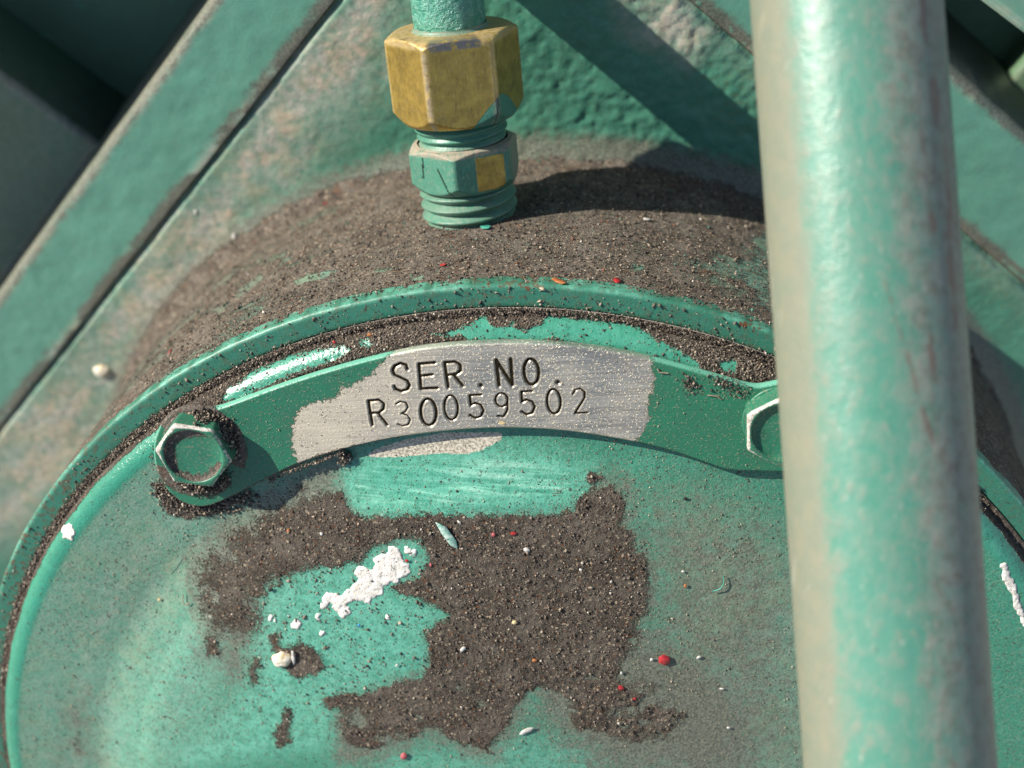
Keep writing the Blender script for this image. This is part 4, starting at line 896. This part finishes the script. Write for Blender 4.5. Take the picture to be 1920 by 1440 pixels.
FL = [('paint_flake', 1246, 1235, 30, 26, -20, 'cover', M_RED, 'largest flake, dark red and glossy, on the right of the cover beside the pipe', .5, .1),
      ('paint_flake', 758, 1416, 20, 18, 40, 'cover', M_PINK, 'pink flake near the bottom edge of the cover, below the dirt patch', .5, .1),
      ('paint_flake', 1190, 1310, 9, 8, 0, 'cover', M_RED, 'tiny crimson flake low on the brown dirt below the large red one', .3, 0),
      ('paint_flake', 1164, 1290, 14, 16, 60, 'cover', M_RED, 'dull red sliver beside the tiny crimson flake low on the dirt', .3, 0),
      ('paint_flake', 925, 1002, 11, 10, 20, 'cover', M_PINK, 'salmon red flake near the top of the dirt patch, left of its twin', .35, 0),
      ('paint_flake', 963, 1000, 14, 10, 10, 'cover', M_RED, 'red flake near the top of the dirt patch, right of the salmon one', .35, 0),
      ('paint_flake', 808, 1059, 8, 9, 0, 'cover', M_PINK, 'small pink red grain at the right tip of the white paint splash', .4, 0),
      ('paint_flake', 763, 1051, 9, 10, 0, 'cover', M_RED, 'brown red grain lying on the upper end of the white paint splash', .5, 0),
      ('paint_flake', 541, 995, 8, 13, 0, 'cover', M_ORANGE, 'orange oval grain on the dirt below the left end of the plate', .4, 0),
      ('paint_flake', 1285, 1098, 9, 9, 0, 'cover', M_ORANGE, 'small orange grain on green paint right of the dirt patch', .4, 0),
      ('paint_flake', 1002, 1238, 12, 10, 30, 'cover', M_ORANGE, 'orange flake in the lower middle of the dirt patch', .3, 0),
      ('paint_flake', 1048, 529, 34, 13, -16, 'boss', M_ORANGE, 'yellow orange flake on the front edge of the boss above the plate', .3, .1),
      ('paint_flake', 1157, 527, 17, 15, 0, 'boss', M_RED, 'bright red flake on the boss edge right of the yellow orange one', .35, .1),
      ('paint_flake', 612, 380, 22, 11, 15, 'boss', M_RED, 'red sliver at the back of the boss left of the fitting', .3, .05),
      ('paint_flake', 319, 659, 10, 10, 0, 'boss', M_RED, 'red grain on the far left of the boss above the left bolt', .4, 0),
      ('paint_flake', 693, 627, 13, 9, -10, 'ledge', M_ORANGE, 'orange red flake in the dirt groove above the left half of the plate', .35, .1),
      ('paint_flake', 627, 641, 9, 8, 0, 'ledge', M_RED, 'dull red grain in the dirt groove left of the orange red flake', .35, 0),
      ('paint_flake', 830, 497, 14, 8, 0, 'boss', M_RED, 'faint red flake in the dust on top of the boss', .2, 0),
      ('paint_flake', 910, 427, 30, 13, -6, 'boss', M_GREENF, 'green flake at the foot of the threaded fitting', .3, .15),
      ('paint_chip', 841, 1005, 82, 24, -52, 'cover', M_CURL, 'long curled green and white chip above the middle of the dirt patch', .45, .12),
      ('paint_chip', 868, 1216, 20, 10, 52, 'cover', M_WHITE, 'white pointed chip in the middle of the dirt patch', .4, .1),
      ('paint_chip', 988, 1030, 17, 10, -25, 'cover', M_WHITE, 'white chip right of the curled chip in the upper dirt patch', .4, .1),
      ('paint_chip', 985, 1370, 40, 14, 34, 'cover', M_WHITE, 'off white chip at the lower edge of the dirt patch', .25, .05),
      ('paint_chip', 603, 1001, 9, 9, 20, 'cover', M_WHITE, 'square white chip on the upper left of the dirt', .35, 0),
      ('paint_chip', 861, 978, 14, 7, -45, 'cover', M_WHITE, 'small curved white chip beside the top of the curled chip', .3, .3),
      ('paint_chip', 744, 1247, 10, 6, 40, 'cover', M_WHITE, 'tiny white chip on green paint left of the dirt centre', .3, 0),
      ('paint_chip', 1222, 1236, 9, 9, 40, 'cover', M_WHITE, 'white chip just left of the large red flake', .4, 0),
      ('paint_chip', 1310, 1232, 12, 8, 30, 'cover', M_WHITE, 'white chip just right of the large red flake', .4, 0),
      ('paint_chip', 1353, 1291, 13, 6, 0, 'cover', M_WHITE, 'narrow white chip on the lower right of the cover near the pipe', .3, 0),
      ('paint_chip', 1366, 1364, 9, 7, 10, 'cover', M_WHITE, 'white chip lowest on the right of the cover near the pipe', .4, 0),
      ('paint_chip', 1281, 1071, 9, 6, 0, 'cover', M_WHITE, 'pale chip above the small orange grain on green paint', .3, 0),
      ('paint_chip', 1165, 1262, 7, 9, 0, 'cover', M_WHITE, 'white grain above the dull red sliver low on the dirt', .4, 0),
      ('paint_chip', 1089, 1068, 10, 7, -10, 'cover', M_WHITE, 'flat pale chip in the right part of the dirt patch', .3, 0),
      ('paint_chip', 1376, 646, 9, 8, 25, 'band', M_WHITE, 'white chip on the rim groove near the pipe', .4, 0),
      ('paint_chip', 1211, 412, 20, 7, 5, 'boss', M_WHITE, 'white chip on top of the boss at the edge of the fitting shadow', .3, .1),
      ('paint_chip', 366, 400, 14, 16, 20, 'house', M_WHITE, 'blurred white chip on the dusty casting left, upper of two', .4, 0),
      ('paint_chip', 440, 442, 15, 20, -20, 'house', M_WHITE, 'blurred white chip on the dusty casting near the boss, right of the other', .4, 0),
      ('grain', 965, 1167, 12, 11, 0, 'cover', M_YEL, 'straw coloured round grain in the centre of the dirt patch', .7, 0),
      ('grain', 943, 793, 18, 9, -8, 'plate', M_YEL, 'yellow speck on the plate below the digit nine', .06, 0),
      ('grain', 508, 1105, 17, 10, 15, 'cover', M_BLACK, 'jagged black grain on green paint left of the white splash', .5, 0),
      ('grain', 673, 1172, 8, 9, 0, 'cover', M_BLUE, 'tiny bright blue grain below the white splash', .35, 0),
      ('grain', 1285, 934, 12, 8, 10, 'cover', M_BLACK, 'black grain on green paint below the right part of the plate', .5, 0),
      ('grain', 299, 1124, 8, 9, 0, 'cover', M_YEL, 'brown grain with a shadow on the left of the cover', .6, 0)]
CATS = {'paint_flake': 'paint flake', 'paint_chip': 'paint chip', 'grain': 'grain'}
for nm, px, py, w_, h_, a_, wh, m_, lb, tk, cu in FL:
    flake(nm, px, py, w_*.92, h_*.92, a_, wh, m_, lb, CATS[nm], thick=tk*(.42 if w_ < 16 else .7), curl=cu, lift=.02 if wh == 'plate' else (.05 if w_ < 16 else .10))
# pale droplets
def droplet(px, py, wpx, where, label, mat, hollow=False):
    q, n_ = surf(px, py, where); r0 = wpx*.0525; V = []; A = np.linspace(0, 2*math.pi, 29)[:-1]
    ex = RM[0]-n_*(RM[0]@n_); ex /= np.linalg.norm(ex); ey = np.cross(n_, ex)
    rg = [(1, -.2), (1.0, .1), (.93, .4), (.78, .66), (.55, .8), (.28, .86), (.04, .87)]
    for rr_, hh in rg:
        for a in A:
            k = rr_*r0*(1+.16*math.sin(2*a+1)+.08*math.sin(5*a)); V.append(q+ex*k*math.cos(a)+ey*k*math.sin(a)*1.05+n_*(hh*r0*.62 + .12*vnoise(a*2, rr_*4, .8, 3)))
    top = [(len(rg)-1)*28+i_ for i_ in range(28)]
    mk('paint_droplet', V, [grid_faces(len(rg), 28, True), top], mat, None, q, label=label, cat='droplet')
droplet(529, 1236, 36, 'cover', 'cream hardened droplet beside a brown dirt spot on the cover', M_DROP)
droplet(190, 698, 38, 'house', 'blurred cream droplet on the dusty casting at far left', M_DROP)
flake('paint_chip', 551, 1232, 9, 36, 4, 'cover', M_WHITE, 'upright white shell edge right of the cream droplet', 'paint chip', thick=.6, curl=.0)
def fibre(pts, where, r, label, mat=M_FIBRE, cat='fibre'):
    P = []
    for a, b, hh in pts:
        q, n_ = surf(a, b, where); P.append(q+n_*hh)
    P = np.array(P); t = np.linspace(0, 1, 20); tt = np.linspace(0, 1, len(P)); pp = np.stack([np.interp(t, tt, P[:, k]) for k in range(3)], 1)
    for _ in range(4): pp[1:-1] = .5*pp[1:-1]+.25*(pp[2:]+pp[:-2])
    sweep('fibre', pp, r, mat, n=6, label=label, cat=cat)
fibre([(1356, 1078, .3), (1357, 1092, .5), (1350, 1102, .5), (1336, 1107, .3)], 'cover', .10, 'thin curved pale green hair on the right of the cover', M_GREENF)
fibre([(312, 1072, .3), (322, 1055, .5), (331, 1041, .4)], 'cover', .06, 'thin straight straw hair on the left of the cover')
fibre([(344, 1112, .3), (343, 1125, .5), (349, 1133, .5), (356, 1128, .3)], 'cover', .12, 'hooked pale fibre at the left edge of the dirt patch')
fibre([(1233, 690, .2), (1236, 697, .3), (1253, 699, .2)], 'plate', .14, 'bent twig of dry debris on the plate corner by the bare metal')
fibre([(1326, 740, .2), (1345, 742, .25), (1352, 748, .2)], 'plate', .12, 'short dry stalk on the green right end of the plate')

# ================================================================== loose grit (uncountable)
OCT_V = np.array([[1, 0, 0], [-1, 0, 0], [0, 1, 0], [0, -1, 0], [0, 0, 1], [0, 0, -1.0]]); OCT_F = np.array([[0, 2, 4], [2, 1, 4], [1, 3, 4], [3, 0, 4], [2, 0, 5], [1, 2, 5], [3, 1, 5], [0, 3, 5]])
def grit(name, P, Nn, size, label, cat, pal, elong=1.6, lift=.35):
    n = len(P); g = np.random.default_rng(n+5)
    S = size[:, None, None]*(.45+.75*g.random((n, 6, 1)))*OCT_V[None]
    S[:, :, 0] *= 1+(elong-1)*g.random((n, 1))
    q = g.normal(size=(n, 4)); q /= np.linalg.norm(q, axis=1)[:, None]; a, b, c, d = q.T
    R = np.stack([1-2*(c*c+d*d), 2*(b*c-a*d), 2*(b*d+a*c), 2*(b*c+a*d), 1-2*(b*b+d*d), 2*(c*d-a*b), 2*(b*d-a*c), 2*(c*d+a*b), 1-2*(b*b+c*c)], 1).reshape(n, 3, 3)
    V = np.einsum('nij,nkj->nki', R, S) + (P+Nn*(size*lift)[:, None])[:, None]
    F = (OCT_F[None]+6*np.arange(n)[:, None, None]).reshape(-1, 3)
    o = mk(name, V.reshape(-1, 3), F, M_GRIT, None, P.mean(0), smooth=False, label=label, cat=cat, kind='stuff')
    pal = np.array(pal); ci = g.choice(len(pal), n, p=pal[:, 3]/pal[:, 3].sum()); colr = pal[ci, :3]*(.7+.6*g.random((n, 1)))
    ca = o.data.color_attributes.new('tint', 'FLOAT_COLOR', 'POINT'); ca.data.foreach_set('color', np.concatenate([np.repeat(colr, 6, 0), np.ones((6*n, 1))], 1).astype(np.float32).ravel())
    return o
PAL = [(.05, .038, .03, 4), (.12, .092, .07, 4), (.22, .175, .13, 2.2), (.40, .33, .25, .8), (.02, .017, .015, 2.5), (.55, .50, .43, .25), (.20, .07, .03, .25), (.05, .22, .16, .25)]
PALD = [(.06, .047, .037, 4), (.14, .108, .082, 5), (.25, .20, .15, 3.6), (.42, .35, .26, 1.3), (.022, .018, .015, 1.6), (.55, .5, .43, .35)]
PALT = [(.32, .26, .18, 4), (.20, .165, .12, 4), (.08, .065, .05, 3), (.48, .41, .30, 1.2)]
def px_sample(n, x0, y0, x1, y1): return rng.uniform(x0, x1, n), rng.uniform(y0, y1, n)
def lognorm(n, m, s=.35, hi=3): return m*np.minimum(np.exp(rng.normal(0, s, n)), hi)
# cover: dense where dirt is caked, sparse on paint
px, py = px_sample(120000, -10, 570, 1930, 1450); q = at(px, py, 1.0)
for _ in range(3): zc = prof(np.hypot(q[:, 0], q[:, 1])); d_ = ray(px, py); q = CAM + d_*((zc-CAM[2])/d_[:, 2])[:, None]
r_ = np.hypot(q[:, 0], q[:, 1]); dm, prm, du, _ = cover_masks(q[:, 0], q[:, 1])
hit = dm + .45*(vnoise(q[:, 0], q[:, 1], 1.2, 201)-.5)
inplate = sdf(q[:, :2], Qp) > -.15
ok = (r_ < 121.5) & ~inplate & (px < 1560)
fld = fbm(q[:, 0], q[:, 1], 9, 205)
dense = ok & (r_ < 115.5) & (hit > .55) & (rng.random(len(px)) < .42)
zq = q[:, 2] + cover_disp(q[:, 0], q[:, 1], dm)
P = np.stack([q[:, 0], q[:, 1], zq], 1)
sz = np.where(r_ > 115, lognorm(len(px), .14, .5), lognorm(len(px), .135, .45))
grit('loose_grit', P[dense], np.tile([0, 0, 1.0], (dense.sum(), 1)), sz[dense], 'brown gritty dirt crumbs on the caked parts of the cover and its rim groove', 'grit', PALD)
sp = ok & (hit < .5) & (r_ < 116.5) & (rng.random(len(px)) < .10 + .30*sstep(.40, .68, fld))
grit('dust_specks', P[sp], np.tile([0, 0, 1.0], (sp.sum(), 1)), lognorm(sp.sum(), .095, .4), 'fine tan dust specks scattered over the green paint of the cover', 'dust', PALT)
bayc = ok & (px > 440) & (px < 840) & (py > 1030) & (py < 1320) & (dm < .45) & (rng.random(len(px)) < .085)
grit('dirt_crumbs', P[bayc], np.tile([0, 0, 1.0], (bayc.sum(), 1)), lognorm(bayc.sum(), .15, .55), 'dark brown crumbs dotted over the pale worn paint around the white splash', 'dirt', PALD, elong=2)
# boss top
px, py = px_sample(42000, 170, 285, 1500, 720)
d_ = ray(px, py); A = d_[:, 0]**2+d_[:, 1]**2; B = 2*(CAM[0]*d_[:, 0]+CAM[1]*d_[:, 1]); C = CAM[0]**2+CAM[1]**2-126.05**2; di = B*B-4*A*C
t = (-B-np.sqrt(np.maximum(di, 0)))/(2*A); q = CAM+d_*t[:, None]; ok = (di > 0) & (q[:, 2] < -5.6) & (q[:, 2] > -80)
keep_ = ok & (rng.random(len(px)) < .75); q = q[keep_]; n_ = np.stack([q[:, 0], q[:, 1], q[:, 0]*0], 1)/np.hypot(q[:, 0], q[:, 1])[:, None]
grit('boss_grit', q, n_, lognorm(len(q), .135, .5), 'brown grit and dust settled over the top of the round boss', 'grit', PAL)
px, py = px_sample(30000, 60, 250, 1480, 900); uv_ = at_house(px, py, .8); hh_, dd_ = cast_height(uv_[:, 0], uv_[:, 1]); kk = (dd_ > -.3) & (dd_ + 2.5*vnoise(px, py, 40, 241) < 4.5 - 2.2*sstep(-10, 40, uv_[:, 0])) & (rng.random(len(px)) < .8)
q = hpos(uv_[kk, 0], uv_[kk, 1], hh_[kk]); grit('corner_grit', q, np.tile(HN, (len(q), 1)), lognorm(len(q), .15, .5), 'dusty grit lying in the corner where boss and casting meet', 'grit', PAL)
# plate: dust specks and crumbs along its edges
px, py = px_sample(26000, 430, 640, 1480, 930); q = at(px, py, ZP); s_ = sdf(q[:, :2], Qp); fb = fbm(q[:, 0], q[:, 1], 6, 211)
bare_ = sdf(q[:, :2], BARE); g_, _ = groove(q[:, :2])
k_ = (s_ > .2) & (g_ < .02) & (rng.random(len(px)) < .08+.30*sstep(.45, .7, fb))
grit('plate_dust', q[k_], np.tile([0, 0, 1.0], (k_.sum(), 1)), lognorm(k_.sum(), .062, .4), 'fine pale dust specks on the face of the serial plate', 'dust', [(.45, .38, .28, 4), (.30, .25, .18, 3), (.12, .095, .07, 1.5)])
def heap(name, pts, n, spread, hgt, size, zbase, label, pal=PALD):
    L = poly(pts, zbase); P = []
    for k in range(n):
        i_ = rng.integers(len(L)-1) if len(L) > 1 else 0; t_ = rng.random(); c = L[i_]+(L[min(i_+1, len(L)-1)]-L[i_])*t_
        e = rng.normal(0, spread, 2); rr_ = np.hypot(*e)/spread; P.append([*(c+e), zbase+hgt*math.exp(-rr_*rr_*.6)*rng.random()])
    P = np.array(P); return grit(name, P, np.tile([0, 0, 1.0], (n, 1)), lognorm(n, size*.58, .6), label, 'dirt', pal, elong=2.2)
heap('dirt_heap', [(375, 778), (400, 785), (418, 800), (432, 818), (436, 850)], 2600, .85, 4.2, .26, ZP, 'heap of dark crumbly dirt against the upper right of the left bolt')
heap('dirt_heap', [(340, 905), (375, 918), (410, 912), (425, 890)], 1000, .6, 1.2, .24, ZP, 'dirt crumbs packed under the lower side of the left bolt')
heap('dirt_heap', [(296, 915), (330, 945), (380, 955), (430, 945), (470, 925)], 1500, 1.1, .5, .24, .1, 'brown dirt spilled on the cover below the left bolt')
heap('dirt_heap', [(505, 900), (540, 882), (570, 872), (610, 858), (648, 846)], 520, .35, 1.0, .2, 1.2, 'line of dark dirt crumbs along the lower edge of the plate by the bare metal')
heap('dirt_heap', [(640, 850), (655, 858), (640, 866)], 240, .5, 1.2, .24, .4, 'small dark clump of dirt just below the plate under the number')
heap('dirt_heap', [(1285, 705), (1298, 720), (1300, 735)], 130, .7, .4, .2, ZP, 'elongated scrap of dirt crumbs on the green right end of the plate')
heap('dirt_heap', [(1340, 705), (1360, 722), (1395, 735)], 220, .9, .4, .2, ZP, 'dirt crumbs near the upper right corner of the plate')
# dark crumbs stuck to the flange band and heaped on its inner ledge
px, py = px_sample(9000, 0, 520, 1480, 1150); q = at(px, py, -4.6); r_ = np.hypot(q[:, 0], q[:, 1]); fb = fbm(q[:, 0], q[:, 1], 5, 221)
k_ = (r_ > 121.8) & (r_ < 125.7) & (rng.random(len(px)) < 1.6*sstep(.45, .65, fb)+.25)
grit('band_crumbs', q[k_], np.tile([0, 0, 1.0], (k_.sum(), 1)), lognorm(k_.sum(), .15, .5), 'dark crumbs stuck to the green flange band', 'grit', PALD, elong=2.5)
fa2 = np.radians(rng.uniform(-75, 48, 24000)); r2 = 120.9+rng.normal(0, .55, 24000); p2 = np.stack([r2*np.sin(fa2), r2*np.cos(fa2), -4.1+np.abs(rng.normal(0, .45, 24000))*sstep(-70, -20, np.degrees(fa2))], 1)
fa3 = np.radians(rng.uniform(-38, 50, 42000)); r3 = rng.uniform(115.4, 121.2, 42000); x3, y3 = r3*np.sin(fa3), r3*np.cos(fa3); d3, _, _, _ = cover_masks(x3, y3)
k3 = ((rng.random(len(x3)) < .05) & (r3 < 119.8)) | (d3 + .22 + .5*(vnoise(x3, y3, 1.0, 231)-.5) > .6) & (sdf(np.stack([x3, y3], 1), Qp) < -.1); z3 = prof(r3)+cover_disp(x3, y3, d3)
n3 = np.stack([np.sin(fa3)*.7, np.cos(fa3)*.7, fa3*0+.7], 1)
grit('lip_grit', np.stack([x3, y3, z3], 1)[k3], n3[k3], lognorm(k3.sum(), .098, .6), 'brown grit caked on the rounded lip above the serial plate', 'grit', PALD)
grit('ledge_grit', p2, np.tile([0, 0, 1.0], (len(p2), 1)), lognorm(len(p2), .105, .6), 'line of crumbly dirt lying in the groove between flange and lip', 'grit', PALD)
